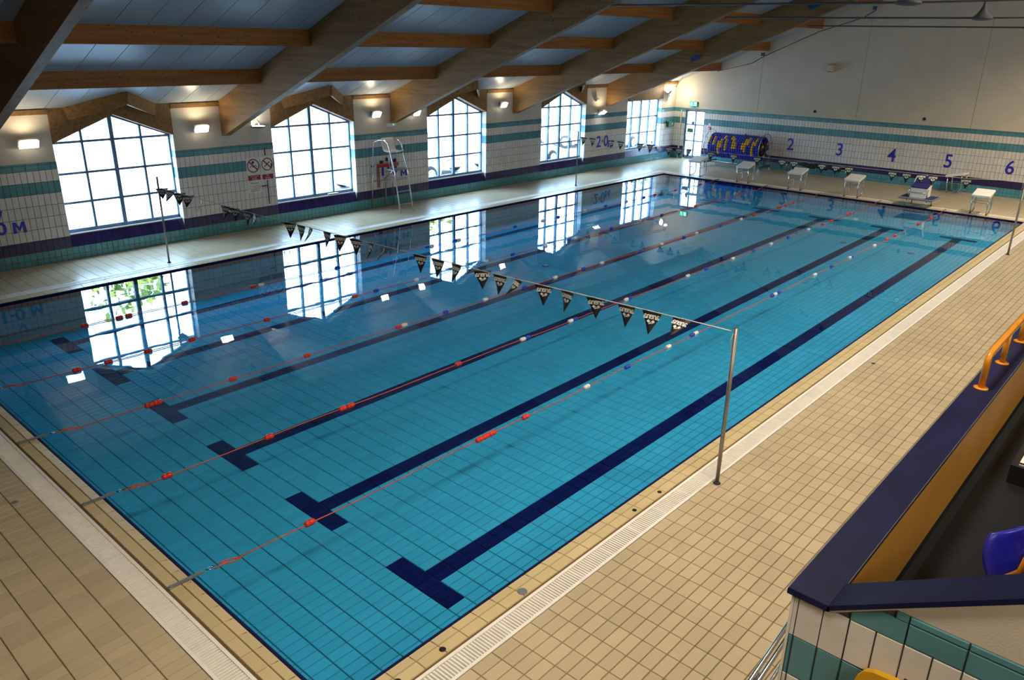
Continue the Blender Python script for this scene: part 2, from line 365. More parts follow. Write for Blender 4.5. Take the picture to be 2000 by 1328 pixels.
def sl(u, v):     # height of the sloping tile
    d = np.maximum(np.maximum(-v, v-W), np.maximum(-u, u-L)); return -.012*np.clip(1-d/.1, 0, 1)
rr = [(a, b, c, d) for a, b in cuts(.01, L) for c, d in ((-.102, 0), (W, W+.102))] + [(c, d, a, b) for a, b in cuts(.0, W) for c, d in ((-.102, 0), (L, L+.102))]
vv, ff = slabs(np.array(rr)+np.array([.002, -.002, .002, -.002]), (0, 0, T), X, Y, Z, -T, zf=sl)
o = link('sloping_tile_field', np_mesh('sloping_tile_field', vv, ff, 'coping'), coping); o['kind'] = 'stuff'
# ---- navy nosing at the water line
m = MB()
def nose(a, b, inward):
    i = Vector(inward); a, b = Vector(a), Vector(b)
    m.prism([a+Vector((0, 0, -.012)), a+i*.012+Vector((0, 0, -.012)), a+i*.034+Vector((0, 0, -.022)), a+i*.034+Vector((0, 0, -.16)), a+Vector((0, 0, -.16))], b-a)
nose((0, 0, 0), (L, 0, 0), Y); nose((0, W, 0), (L, W, 0), (0, -1, 0)); nose((0, .034, 0), (0, W-.034, 0), X); nose((L, .034, 0), (L, W-.034, 0), (-1, 0, 0))
tag(m.build('pool_nosing', 'nose'), 'thin navy nosing where the coping meets the water', 'nosing', kind='structure')
# ---- pool basin
def zf(u, v): return -.685 + .0116*u
m = MB(); V8 = []
m.add([(0, 0, zf(0, 0)-.01), (L, 0, zf(L, 0)-.01), (L, W, zf(L, 0)-.01), (0, W, zf(0, 0)-.01)], [(0, 1, 2, 3)])
m.add([(0, 0, -1), (L, 0, -1), (L, 0, -.05), (0, 0, -.05)], [(0, 1, 2, 3)]); m.add([(0, W, -1), (L, W, -1), (L, W, -.05), (0, W, -.05)], [(0, 1, 2, 3)])
m.add([(0, 0, -1), (0, W, -1), (0, W, -.05), (0, 0, -.05)], [(0, 1, 2, 3)]); m.add([(L, 0, -1), (L, W, -1), (L, W, -.05), (L, 0, -.05)], [(0, 1, 2, 3)])
basin = tag(m.build('pool_floor', 'pgrout'), 'pale blue tiled basin of the pool under the water', 'pool', kind='structure')
ys = [0.012]; lanes = sorted(LANES)
def fill(a, b):
    n = max(1, round((b-a)/.1254)); return [a+(b-a)*(k+1)/n for k in range(n)]
ybr = [0.01]; mark = []
for yc in lanes:
    ybr += fill(ybr[-1], yc-.498); ybr += [yc-.498+.1253*k for k in range(1, 4)]; ybr += [yc, yc+.122]; ybr += [yc+.122+.1253*k for k in range(1, 4)]
ybr += fill(ybr[-1], W-.01)
xbr = [.01, .173] + [.173+.2468*k for k in range(1, 101)]; xbr = [x for x in xbr if x < L-.03] + [L-.01]
light, dark = [], []
for i in range(len(xbr)-1):
    a, b = xbr[i], xbr[i+1]; xm = (a+b)/2
    for j in range(len(ybr)-1):
        c, d = ybr[j], ybr[j+1]; dy = min(abs((c+d)/2-yc) for yc in lanes)
        isl = (dy < .12 and 1.9 < xm < 23.1) or (dy < .5 and (1.9 < xm < 2.15 or 22.85 < xm < 23.09))
        (dark if isl else light).append((a, b, c, d))
tile_field(basin, light, (0, 0, -.01), X, Y, Z, .01, 'ptile', 240, gap=.008, zf=zf, stuffname='pool_tile_field')
tile_field(basin, dark, (0, 0, -.01), X, Y, Z, .01, 'lane', 60, zf=zf, stuffname='lane_line_field')
wl = [(a, b, z0, z1) for a, b in cuts(.02, L-.02, .247) for z0, z1 in ((-.28, -.165), (-.40, -.285), (-.52, -.405), (-.64, -.525))]
ww = [(a, b, z0, z1) for a, b in cuts(.02, W-.02, .247) for z0, z1 in ((-.28, -.165), (-.40, -.285), (-.52, -.405), (-.64, -.525))]
for rs, o_, u_, n_ in ((wl, (0, 0, 0), X, Y), (wl, (0, W, 0), X, (0, -1, 0)), (ww, (0, 0, 0), Y, X), (ww, (L, 0, 0), Y, (-1, 0, 0))):
    vv, ff = slabs(rs, o_, u_, Z, n_, .008); o = link('pool_wall_tile_field', np_mesh('pool_wall_tile_field', vv, ff, 'ptile'), basin); o['kind'] = 'stuff'
for x, y in ((20.2, 3.55), (20.3, 1.75), (12.4, 8.2)):
    MB().lathe([(.09, 0), (.09, .012), (.07, .018), (.02, .018)], (x, y, zf(x, y)), n=14).build('floor_inlet', 'bluepaint', basin)
m = MB(); m.add([(.03, .03, WATER), (L-.03, .03, WATER), (L-.03, W-.03, WATER), (.03, W-.03, WATER)], [(0, 1, 2, 3)])
tag(m.build('water', 'water'), 'still clear blue water filling the pool', 'water', kind='structure')
# ---- white drain gratings in the channels
def grating(label, along, a, b, inner, outer, pick):
    """along: 'x' or 'y'; slats lie across the channel"""
    org = ((a+b)/2, (inner+outer)/2, 0) if along == 'x' else ((inner+outer)/2, (a+b)/2, 0)
    g = thing('drain_grating', label, 'grating', org, 'drain gratings round the pool')
    P = (lambda s, t, z: (s, t, z)) if along == 'x' else (lambda s, t, z: (t, s, z))
    lo, hi = min(inner, outer)+.003, max(inner, outer)-.003
    ch = MB(); ch.box2(P(a, lo, -.12), P(b, hi, -.10)); ch.build('channel', 'grey', g)
    for e in ((lo, lo+.032), (hi-.032, hi)):
        f = MB(); f.box2(P(a, e[0], -.11), P(b, e[1], .002)); f.build('frame_rail', 'plastic', g)
    n = int((b-a)/.0335); rs = []
    for k in range(n):
        s = a + .0335*(k+.5); w = .030 if k % 15 == 0 else .023
        rs.append((s-w/2, s+w/2, lo+.032, hi-.032))
    if along == 'y': rs = [(c, d, e, f) for e, f, c, d in rs]
    tile_field(g, rs, (0, 0, -.022), X, Y, Z, .021, 'plastic', pick, name='slat', gap=0, stuffname='slat_field')
grating('white slatted drain grating along the near right side of the pool', 'x', -.487, L+.487, -.245, -.487, 170)
grating('white slatted drain grating across the near left end of the pool', 'y', -.24, W+.24, -.245, -.487, 170)
grating('pale drain grating along the window side of the pool', 'x', -.487, L+.487, W+.245, W+.487, 0)
grating('pale drain grating across the far end behind the starting blocks', 'y', -.24, W+.24, L+.245, L+.487, 0)
# ---- rows of wall tiles: (bottom, top, tile width, kind)
ROWS = [(.004, .125, .125, 'aqua'), (.125, .29, .125, 'aqua'), (.29, .54, .125, 'navy'), (.54, .79, .125, 'white'), (.79, 1.04, .125, 'white'), (1.04, 1.29, .125, 'white'),
        (1.29, 1.54, .125, 'white'), (1.54, 1.79, .125, 'teal'), (1.79, 2.04, .125, 'white'), (2.04, 2.16, .25, 'teal'), (2.16, 2.2, .25, 'teal')]
def wall_tiles(parent, o, u, n, a, b, holes, pick, dz=0, rows=ROWS, zmin=-9):
    """holes: (u0,u1,z0,z1) openings"""
    per = {}
    for z0, z1, wd_, k in rows:
        if z1+dz < zmin: continue
        i0, i1 = math.floor(a/wd_), math.ceil(b/wd_)
        segs = [(max(a, i*wd_), min(b, (i+1)*wd_)) for i in range(i0, i1)]
        for s0, s1 in segs:
            parts = [(s0, s1)]
            for h in holes:
                if h[2] < (z0+z1)/2+dz < h[3]:
                    nxt = []
                    for p0, p1 in parts:
                        if p1 <= h[0] or p0 >= h[1]: nxt.append((p0, p1)); continue
                        if p0 < h[0]: nxt.append((p0, h[0]))
                        if p1 > h[1]: nxt.append((h[1], p1))
                    parts = nxt
            for p0, p1 in parts:
                if p1-p0 > .012: per.setdefault(k, []).append((p0, p1, max(z0+dz, zmin), z1+dz))
    left = pick
    for k in ('white', 'teal', 'navy', 'aqua'):
        if k in per: left -= tile_field(parent, per[k], o, u, Z, n, .008, k, min(left, pick//2 if k == 'white' else left), stuffname=k+'_tile_field')
# ---- wall with the windows
m = MB(); xs = [XN] + [e for x in WINX for e in (x-HW, x+HW)] + [XF+.4]
for i in range(0, len(xs), 2): m.box2((xs[i], YW+.008, -.3), (xs[i+1], YW+.36, 3.3))
for x in WINX:
    m.box2((x-HW, YW+.008, -.3), (x+HW, YW+.36, .285)); m.box2((x-HW, YW+.13, .28), (x+HW, YW+.36, .535))
m.box2((XN, YW+.26, 3.3), (XF+.4, YW+.5, 3.9))
wl_ = tag(m.build('wall_left', 'cream'), 'cream window wall with white, teal and navy tile bands', 'wall', kind='structure')
m = MB()
xs2 = [1.0] + xs[1:-1] + [XF]
for i in range(0, len(xs2), 2): m.box2((xs2[i], YW+.004, 0), (xs2[i+1], YW+.03, 2.2))
for x in WINX: m.box2((x-HW, YW+.004, 0), (x+HW, YW+.03, .285))
m.build('tile_bed', 'wgrout', wl_)
wall_tiles(wl_, (0, YW+.006, 0), X, (0, -1, 0), -2.0, XF, [(x-HW, x+HW, .30, 9) for x in WINX], 260)
for x in WINX:     # tiled reveals
    for sx in (-1, 1):
        per = {}
        for z0, z1, w_, k in ROWS[3:]:
            for a, b in ((.0, .115), (.117, .235)): per.setdefault(k, []).append((YW+a, YW+b, z0+.002, z1-.002))
        for k, rs in per.items():
            vv, ff = slabs(rs, (x+sx*HW, 0, 0), Y, Z, (-sx, 0, 0), .006); o = link('reveal_tile_field', np_mesh('reveal_tile_field', vv, ff, k), wl_); o['kind'] = 'stuff'
    m = MB(); m.box2((x-HW, YW+.125, .535), (x+HW, YW+.25, .56)); m.build('sill', 'white', wl_)
    # navy tiles of the sill slope back up to the glass
    sv = Vector((0, .145, .262)).normalized(); sn = Vector((1, 0, 0)).cross(sv); m = MB(); m.prism([(x-HW, YW+.006, .284), (x-HW, YW+.13, .284), (x-HW, YW+.13, .53)], (2*HW, 0, 0)); m.build('sill_bed', 'wgrout', wl_)
    rs = [(x-HW+.1335*k, x-HW+.1335*(k+1), 0, .285) for k in range(20)]; tile_field(wl_, rs, (0, YW-.002, .288), X, sv, sn, .008, 'navy', 20 if x < 12 else 0, stuffname='sill_tile_field')
# timber lining above each window: gabled in the first four, straight in the last
for i, x in enumerate(WINX):
    gab = i < 4; y0, y1 = YW-.03, YW+.26
    if gab: P = [(-HW, 2.58), (-HW, 3.36), (-.95, 3.36), (0, 3.70), (.95, 3.36), (HW, 3.36), (HW, 2.58), (0, 3.12)]
    else: P = [(-HW, 2.60), (-HW, 3.36), (HW, 3.36), (HW, 2.60)]
    m = MB(); m.prism([(x+a, y0, z) for a, z in P], (0, y1-y0, 0))
    if gab:
        RY = YW - .35/SL
        for sx in (-1, 1):
            m.prism([(x, RY, 3.66), (x, YW+.02, 3.66), (x+sx*.97, YW+.02, 3.30)], (0, 0, .05))
            m.bar((x, RY-.02, 3.52), (x+sx*.97, YW-.03, 3.18), .05, .27)
    o = m.build('trim_%d' % (i+1), 'beam'); tag(o, ('gabled timber lining over the %s window' if gab else 'straight timber lining over the %s window') % ('first', 'second', 'third', 'fourth', 'fifth')[i], 'trim', kind='structure')
xs3 = [XN] + [e for x in WINX for e in (x-HW, x+HW)] + [XF]
m = MB()
for i in range(0, len(xs3), 2): m.box2((xs3[i], YW-.05, 3.19), (xs3[i+1], YW+.01, 3.29))
tag(m.build('trim_6', 'beam'), 'narrow timber batten where the window wall meets the roof', 'trim', kind='structure')
# ---- windows
ordn = ('first', 'second', 'third', 'fourth', 'fifth')
def window(i, x):
    gab = i < 4; y = YW+.25
    w = thing('window_%d' % (i+1), '%s large %s window counted from the camera' % (ordn[i], 'gabled' if gab else 'flat topped'), 'window', (x, y, .56), kind='structure')
    cols = [-1.335, -.665, 0, .655, 1.335]; zr = [.60, 1.225, 1.875, 2.555]
    hw = [.03, .026, .045, .026, .03]
    top = 2.60 if not gab else None
    m = MB(); m.box2((x-1.335, y-.035, .56), (x-1.30, y+.035, 2.6)); m.box2((x+1.30, y-.035, .56), (x+1.335, y+.035, 2.6)); m.box2((x-1.335, y-.035, .56), (x+1.335, y+.035, .635))
    if gab:
        for sx in (-1, 1): m.bar((x+sx*1.34, y, 2.585), (x, y, 3.105), .07, .06, (0, 0, 1))
    else: m.box2((x-1.335, y-.035, 2.55), (x+1.335, y+.035, 2.62))
    m.build('window_frame', 'frame', w)
    for c, h in list(zip(cols, hw))[1:4]:
        zt = (3.10-.39*abs(c)) if gab else 2.58
        b = MB(); b.box2((x+c-h, y-.04, .60), (x+c+h, y+.04, zt)); b.build('mullion', 'frame', w)
    for z in zr[1:]:
        if not gab and z > 2.5: continue
        b = MB(); b.box2((x-1.31, y-.032, z-.026), (x+1.31, y+.032, z+.026)); b.build('transom', 'frame', w)
    g = {}
    for a in range(4):
        for r in range(3):
            x0, x1, z0, z1 = cols[a]+hw[a]-.008, cols[a+1]-hw[a+1]+.008, zr[r]+(.03 if r == 0 else .022), zr[r+1]-.022
            b = MB(); b.box2((x+x0, y-.003, z0), (x+x1, y+.003, z1)); b.build('pane', 'glass', w)
        if gab:
            x0, x1 = cols[a]+hw[a]-.008, cols[a+1]-hw[a+1]+.008; zt = lambda c: 3.07-.39*abs(c)
            q = [(x0, 2.577), (x1, 2.577)] + [(c, zt(c)) for c in (x1, x0) if zt(c) > 2.60]
            b = MB(); b.prism([(x+c, y-.003, z) for c, z in q], (0, .006, 0)); b.build('pane', 'glass', w)
for i, x in enumerate(WINX): window(i, x)
# ---- numbered end wall
D0, D1, DZ = 13.37, 14.32, 2.12
m = MB(); m.box2((XF+.012, YR, -.3), (XF+.30, D0, 2.2)); m.box2((XF+.012, D1, -.3), (XF+.30, YW+.3, 2.2)); m.box2((XF+.012, D0, DZ), (XF+.30, D1, 2.2)); m.box2((XF+.15, D0, -.3), (XF+.30, D1, .03))
wf = tag(m.build('wall_far', 'joint'), 'cream gable wall behind the starting blocks, tiled below', 'wall', kind='structure')
js = [YW+.02, 10.98, 6.93, 2.95, -1.1, -5.1, -9.2, YR]
for k in range(len(js)-1):
    b, a = js[k]-.006, js[k+1]+.006; pts = [(a, 2.2), (b, 2.2), (b, ceil_z(b)+.1)] + ([(YRIDGE, ceil_z(YRIDGE)+.1)] if a < YRIDGE < b else []) + [(a, ceil_z(a)+.1)]
    m = MB(); m.prism([(XF, y, z) for y, z in pts], (.28, 0, 0)); m.build('wall_panel', 'cream', wf)
m = MB(); m.box2((XF+.004, -8, 0), (XF+.03, D0, 2.2)); m.box2((XF+.004, D1, 0), (XF+.03, YW, 2.2)); m.build('tile_bed', 'wgrout', wf)
wall_tiles(wf, (XF+.006, 0, 0), Y, (-1, 0, 0), -4.0, YW, [(D0, D1, -1, DZ)], 40)
m = MB(); m.box2((XF-.03, 14.50, 0), (XF+.006, 14.56, 2.1)); m.build('riser_pipe', 'cream', wf)
for n_, y, b_ in (('1', 11.36, 0), ('2', 9.35, 0), ('3', 7.35, 0), ('4', 5.38, 0), ('5', 3.42, 0), ('6', 1.46, 0)):
    z = {'1': 1.06, '2': 1.05, '3': 1.03, '4': 1.01, '5': 1.0, '6': .985}[n_]
    o = put_text('lane_number', n_, .67, (XF-.006, y, z), (0, -1, 0), Z, wf, 'ink', .006, sx=.92, bold=.012); o['label'] = 'navy figure %s' % n_
# door with glazing
d = thing('door_1', 'glazed fire exit door left of the blue reel on the end wall', 'door', (XF+.1, 13.845, .03), kind='structure')
xd = XF+.09
m = MB(); m.box2((xd-.03, D0, .03), (xd+.03, D0+.06, DZ)); m.box2((xd-.03, D1-.06, .03), (xd+.03, D1, DZ)); m.box2((xd-.03, D0, DZ-.06), (xd+.03, D1, DZ)); m.box2((xd-.03, D0, .03), (xd+.03, D1, .16)); m.box2((xd-.032, 13.81, .1), (xd+.032, 13.87, DZ)); m.build('door_frame', 'frame', d)
for z in (.80, 1.10, 1.50): b = MB(); b.box2((xd-.028, D0+.05, z-(.012 if z == 1.10 else .025)), (xd+.028, D1-.05, z+(.012 if z == 1.10 else .025))); b.build('transom', 'frame', d)
for a, b_ in ((D0+.06, 13.81), (13.87, D1-.06)):
    for z0, z1 in ((.16, .775), (.825, 1.088), (1.112, 1.475), (1.525, DZ-.06)): b = MB(); b.box2((xd-.003, a, z0), (xd+.003, b_, z1)); b.build('pane', 'glass', d)
b = MB(); b.box2((xd-.02, 13.92, 1.16), (xd-.008, 14.2, 1.33)); o = b.build('push_sign', 'green', d); o['label'] = 'green sign on the door glass'
b = MB(); b.box2((xd-.06, 13.88, 1.52), (xd-.03, 14.0, 1.64)); b.build('door_closer', 'grey', d)
b = MB(); b.tube([(xd-.05, D1-.09, .95), (xd-.09, D1-.09, .95), (xd-.09, D1-.09, 1.15), (xd-.05, D1-.09, 1.15)], .012); b.build('door_handle', 'chrome', d)
# ---- other walls, closing the hall
m = MB(); m.prism([(XN-.3, y, z) for y, z in ((YR, -.3), (YW+.3, -.3), (YW+.3, ceil_z(YW)), (YRIDGE, ceil_z(YRIDGE)), (YR, ceil_z(YR)))], (.3, 0, 0)); tag(m.build('wall_near', 'cream'), 'plain cream end wall behind the camera', 'wall', kind='structure')
m = MB(); m.box2((XN-.3, YR-.3, -.3), (XF+.3, YR, 3.6)); tag(m.build('wall_right', 'cream'), 'plain cream wall behind the spectator stand', 'wall', kind='structure')
# ---- roof: boarded ceiling of pale panels over the beams
m = MB(); e = .12
for ya, yb in ((YW-1.92, YRIDGE), (YRIDGE, YR-.3)):
    m.prism([(XN-.3, ya, ceil_z(ya)+.02), (XN-.3, yb, ceil_z(yb)+.02), (XN-.3, yb, ceil_z(yb)+.14), (XN-.3, ya, ceil_z(ya)+.14)], (XF-XN+.6, 0, 0))
# strip along the eaves, above the little dormers
ya, yb = YW+.5, YW-1.92; up_ = .45
m.prism([(XN-.3, ya, ceil_z(ya)+up_), (XN-.3, yb, ceil_z(yb)+up_), (XN-.3, yb, ceil_z(yb)+up_+.1), (XN-.3, ya, ceil_z(ya)+up_+.1)], (XF-XN+.6, 0, 0))
m.prism([(XN-.3, yb, ceil_z(yb)+.02), (XN-.3, yb+.05, ceil_z(yb)+.02), (XN-.3, yb+.05, ceil_z(yb)+up_+.1), (XN-.3, yb, ceil_z(yb)+up_+.1)], (XF-XN+.6, 0, 0))
ceiling = tag(m.build('ceiling', 'dark'), 'pale grey boarded roof lining between the beams', 'ceiling', kind='structure')
PURY = [12.87, 10.82, 8.77, 6.72, 4.67, 2.62]
def panel(x0, x1, y0, y1, notch=None):
    """one board on the slope, with the dormer cut out of its eaves edge"""
    g = .006; x0 += g; x1 -= g; top = [(x0, y1), (x1, y1)]
    if notch is not None:
        f = lambda x: min(y1, (YW-.35/SL) + (.35/SL)*abs(x-notch)/.95)
        ks = sorted({x0, x1} | {k for k in (notch-.95, notch, notch+.95) if x0 < k < x1}); top = [(k, f(k)) for k in ks]
    P = [(x1, y0), (x0, y0)] + top
    m = MB(); m.prism([(a, b, ceil_z(b)) for a, b in P], (0, 0, .018)); return m
ob = [YW+.02] + PURY + [YRIDGE]
rest = MB()
for k in range(len(ob)-1):
    y1, y0 = ob[k], ob[k+1]
    for c in np.arange(XN-.02, XF, .6):
        x0, x1 = c, min(c+.6, XF); xm = (x0+x1)/2; notch = None
        if k == 0:
            for w_ in WINX[:4]:
                if abs(xm-w_) < 1.25: notch = w_
        p = panel(x0, x1, y0, y1, notch); q = in_view((xm, (y0+y1)/2, ceil_z((y0+y1)/2)), 120)
        if q and k < 5: p.build('ceiling_panel', 'ceil', ceiling)
        else: rest.add(p.v, p.f)
for c in np.arange(XN, XF, 1.2):
    p = MB(); y0, y1 = YR, YRIDGE
    p.prism([(c+.005, y0, ceil_z(y0)), (min(c+1.195, XF), y0, ceil_z(y0)), (min(c+1.195, XF), y1, ceil_z(y1)), (c+.005, y1, ceil_z(y1))], (0, 0, .018)); rest.add(p.v, p.f)
o = rest.build('ceiling_panel_field', 'ceil', ceiling); o['kind'] = 'stuff'
# ---- glulam beams and purlins
bl = ['glulam roof beam behind the camera, nearest end of the hall', 'dark glulam roof beam crossing the top left corner', 'cracked glulam roof beam between the first and second windows', 'glulam roof beam between the second and third windows', 'glulam roof beam between the third and fourth windows', 'glulam roof beam between the fourth and fifth windows']
BW = .19
for i, x in enumerate(BEAMX):
    ya, yr = YW-.02, YRIDGE; zb = lambda y: ceil_z(y)-.85
    m = MB(); m.prism([(x, ya, zb(ya)+.02), (x, ya-.09, zb(ya-.09)-.02), (x, yr, zb(yr)), (x, yr, ceil_z(yr)), (x, ya, ceil_z(ya))], (BW, 0, 0))
    m.prism([(x, yr, zb(yr)), (x, YR, ceil_z(YR)-.85), (x, YR, ceil_z(YR)), (x, yr, ceil_z(yr))], (BW, 0, 0))
    tag(m.build('roof_beam', 'beam'), bl[i], 'beam', 'glulam roof beams', kind='structure')
xe = [XN] + BEAMX + [XF]; pn = ('lowest', 'second lowest', 'third lowest', 'fourth lowest', 'fifth lowest', 'sixth lowest')
bay = ['behind the camera', 'in the bay behind the camera', 'over the first window', 'over the second window', 'over the third window', 'over the fourth window', 'over the fifth window by the end wall']
for k, y in enumerate(PURY):
    for j in range(len(xe)-1):
        x0 = xe[j] + (BW if j else 0); x1 = xe[j+1]
        m = MB(); zt = ceil_z(y-.06)
        m.prism([(x0, y-.05, zt-.005), (x0, y+.05, ceil_z(y+.05)-.005), (x0, y+.05, zt-.33), (x0, y-.05, zt-.33)], (x1-x0, 0, 0))
        tag(m.build('purlin', 'purlin'), '%s timber purlin %s' % (pn[k], bay[j]), 'purlin', 'timber purlins between the beams', kind='structure')
# ---- spectator stand: parapet with navy capping, ochre inside, black floor
xs_, yf = .90, -2.94; sl_ = .62; zt = lambda y: 2.16 + sl_*max(0, -3.12-y)
m = MB(); m.box2((xs_, yf-.16, -.3), (XF, yf, 2.165)); m.prism([(xs_, y, z) for y, z in ((yf, -.3), (yf, 2.165), (-3.12, 2.165), (-9, zt(-9)), (-9, -.3))], (.16, 0, 0))
par = tag(m.build('stand_parapet', 'cream'), 'parapet wall of the spectator stand at lower right', 'wall', kind='structure')
m = MB(); m.prism([(xs_-.004, yf, 0), (xs_-.004, yf, 2.15), (xs_-.004, -3.13, 2.15), (xs_-.004, -3.405, 2.325), (xs_-.004, -7, 2.325), (xs_-.004, -7, 0)], (.006, 0, 0)); m.build('tile_bed', 'wgrout', par)
dz = .1275; per = {}
for z0, z1, w_, k in ROWS:
    y = yf - .03 if w_ < .2 else yf - .28+.25
    rows_ = [(yf-.026, yf)] if w_ < .2 else []
    y = yf-.026 if w_ < .2 else yf-.151+.25-.125
    while y > -6.5: rows_.append((y-w_, y)); y -= w_
    for a, b in rows_:
        b = min(b, yf-.001); lim = lambda y: (zt(y)-.012 if y < -3.12 else 2.15)
        if lim(b) >= z1+dz: per.setdefault(k, []).append((a, b, z0+dz, z1+dz)); continue
        if lim(a) - (z0+dz) < .01: continue
        g = .003; ks = sorted({a+g, b-g} | {q for q in (-3.12, -3.12-(z1+dz-2.148)/sl_, -3.12-(z0+dz-2.148)/sl_) if a+g < q < b-g})
        top = [(q, min(z1+dz-g, lim(q))) for q in ks if lim(q) > z0+dz+g]
        if len(top) < 2: continue
        q = MB(); q.prism([(xs_-.004, top[-1][0], z0+dz+g), (xs_-.004, top[0][0], z0+dz+g)] + [(xs_-.004, y, z) for y, z in top], (-.008, 0, 0)); q.build('tile', k, par)
for k, rs in per.items(): tile_field(par, rs, (xs_-.004, 0, 0), Y, Z, (-1, 0, 0), .008, k, 60, stuffname=k+'_tile_field', gap=.006)
m = MB(); m.box2((xs_-.014, yf-.002, 0), (xs_+.01, yf+.012, 2.16)); m.build('corner_strip', 'plastic', par)
m = MB(); m.box2((xs_+.16, yf-.175, 1.5), (XF, yf-.16, 2.165)); m.build('ochre_panel', 'ochre', par)
m = MB()
m.prism([(.87, -2.905, 2.165), (.87, -2.905, 2.195), (.873, -2.91, 2.2), (.873, -3.115, 2.2), (.87, -3.12, 2.195), (.87, -3.12, 2.165)], (XF-.87, 0, 0))
m.build('front_capping', 'cap', par)
m = MB()
m.prism([(.87, -3.105, 2.165), (.87, -3.112, 2.2), (.87, -8.5, 2.2+sl_*5.388), (.87, -8.5, 2.165+sl_*5.388)], (.23, 0, 0)); m.build('sloping_capping', 'cap', par)
m = MB(); m.box2((.874, -2.906, 2.1995), (XF, -2.903, 2.2005)); m.box2((1.10, -3.1215, 2.19), (XF, -3.1195, 2.2012)); m.build('capping_edge', 'grey', par)
m = MB(); m.box2((xs_+.16, -4.5, 1.2), (XF, yf-.175, 1.5)); m.prism([(xs_+.16, yf-.175, 1.5), (xs_+.16, yf-.175, 1.58), (xs_+.16, yf-.19, 1.545), (xs_+.16, yf-.235, 1.5)], (XF-xs_-.16, 0, 0))
m.box2((xs_+.16, -5.4, 1.2), (XF, -4.5, 1.9)); m.box2((xs_+.16, -6.3, 1.2), (XF, -5.4, 2.3)); m.box2((xs_+.16, -9, 1.2), (XF, -6.3, 2.7))
tag(m.build('stand_floor', 'rubber'), 'black rubber floor of the stand behind the parapet', 'floor', kind='structure')
# ================================================================== OUTSIDE
m = MB(); m.add([(-60, YW+.36, -.02), (140, YW+.36, -.02), (140, 44, -.02), (-60, 44, -.02)], [(0, 1, 2, 3)]); m.add([(XF+.3, -40, -.02), (140, -40, -.02), (140, YW+.36, -.02), (XF+.3, YW+.36, -.02)], [(0, 1, 2, 3)])
tag(m.build('ground_outside', 'asphalt'), 'pale car park outside the windows', 'ground', kind='structure')
m = MB(); nx, ny = 50, 6; vs = []
for j in range(ny+1):
    for i in range(nx+1):
        x = -60+200*i/nx; t = j/ny; vs.append((x, 44+30*t, -.02 + 4.5*t*t*(3-2*t) + .5*t*math.sin(x*.21)))
m.add(vs, [(j*(nx+1)+i, j*(nx+1)+i+1, (j+1)*(nx+1)+i+1, (j+1)*(nx+1)+i) for j in range(ny) for i in range(nx)], True)
tag(m.build('ground_bank', 'grass'), 'green grass bank rising beyond the car park', 'bank', kind='structure')
def tree(x, y, z0, h, r, lf, label, seed):
    rg = np.random.default_rng(seed); t = thing('tree', label, 'tree', (x, y, z0), 'trees beyond the car park')
    m = MB(); m.tube([(x, y, z0-.1), (x+.1, y, z0+h*.25), (x-.05, y+.1, z0+h*.55)], [.22, .17, .09], 8); m.build('trunk', 'bark', t)
    m = MB()
    for k in range(6):
        a = k*1.05+seed; m.tube([(x, y, z0+h*(.28+.05*k)), (x+math.cos(a)*r*.35, y+math.sin(a)*r*.35, z0+h*(.45+.06*k)), (x+math.cos(a)*r*.6, y+math.sin(a)*r*.6, z0+h*(.55+.06*k))], [.08, .05, .02], 5)
    m.build('branch', 'bark', t)
    n = 1500; d = rg.normal(size=(n, 3)); d /= np.linalg.norm(d, axis=1)[:, None]; rad = rg.random(n)**.45
    lump = 1+.22*np.sin(d[:, 0]*5+seed)*np.cos(d[:, 1]*4)+.15*np.sin(d[:, 2]*7)
    c = d*(rad*lump)[:, None]*np.array([r, r, h*.38]) + np.array([x, y, z0+h*.62])
    a = rg.normal(size=(n, 3)); a /= np.linalg.norm(a, axis=1)[:, None]; b = np.cross(a, rg.normal(size=(n, 3))); b /= np.linalg.norm(b, axis=1)[:, None]
    s = (.16+.2*rg.random(n))[:, None]; V = np.stack([c+a*s, c+b*s*.6, c-a*s, c-b*s*.6], 1).reshape(-1, 3); F = np.arange(4*n).reshape(-1, 4)
    ob = link('foliage', np_mesh('foliage', V-np.array([x, y, z0]), F, lf, False), t, (x, y, z0)); ob['kind'] = 'stuff'
TR = [(9, 39, 9.5, 2.8, 'leaf', 'yellow-green tree glimpsed through the first window, nearest the frame edge'), (16, 45, 11, 3.2, 'leaf', 'tall yellow-green tree beyond the right half of the first window'), (27, 47, 10, 3.4, 'leaf2', 'darker tree beyond the apex of the second window'),
      (33, 40, 10, 2.8, 'leaf', 'bright tree reflected below the third window'), (40, 45, 11, 3.2, 'leaf', 'tall light tree beyond the third window'), (58, 50, 9, 3.8, 'leaf2', 'dark bushy tree beyond the fourth window'), (68, 42, 9, 3.2, 'leaf2', 'green tree beyond the fifth window'), (78, 47, 10, 3.6, 'leaf', 'pale tree furthest along beyond the fifth window')]
for i, (x, y, h, r, lf, lab) in enumerate(TR): tree(x, y, 0 if y < 45 else .4, h, r, lf, lab, i+3)
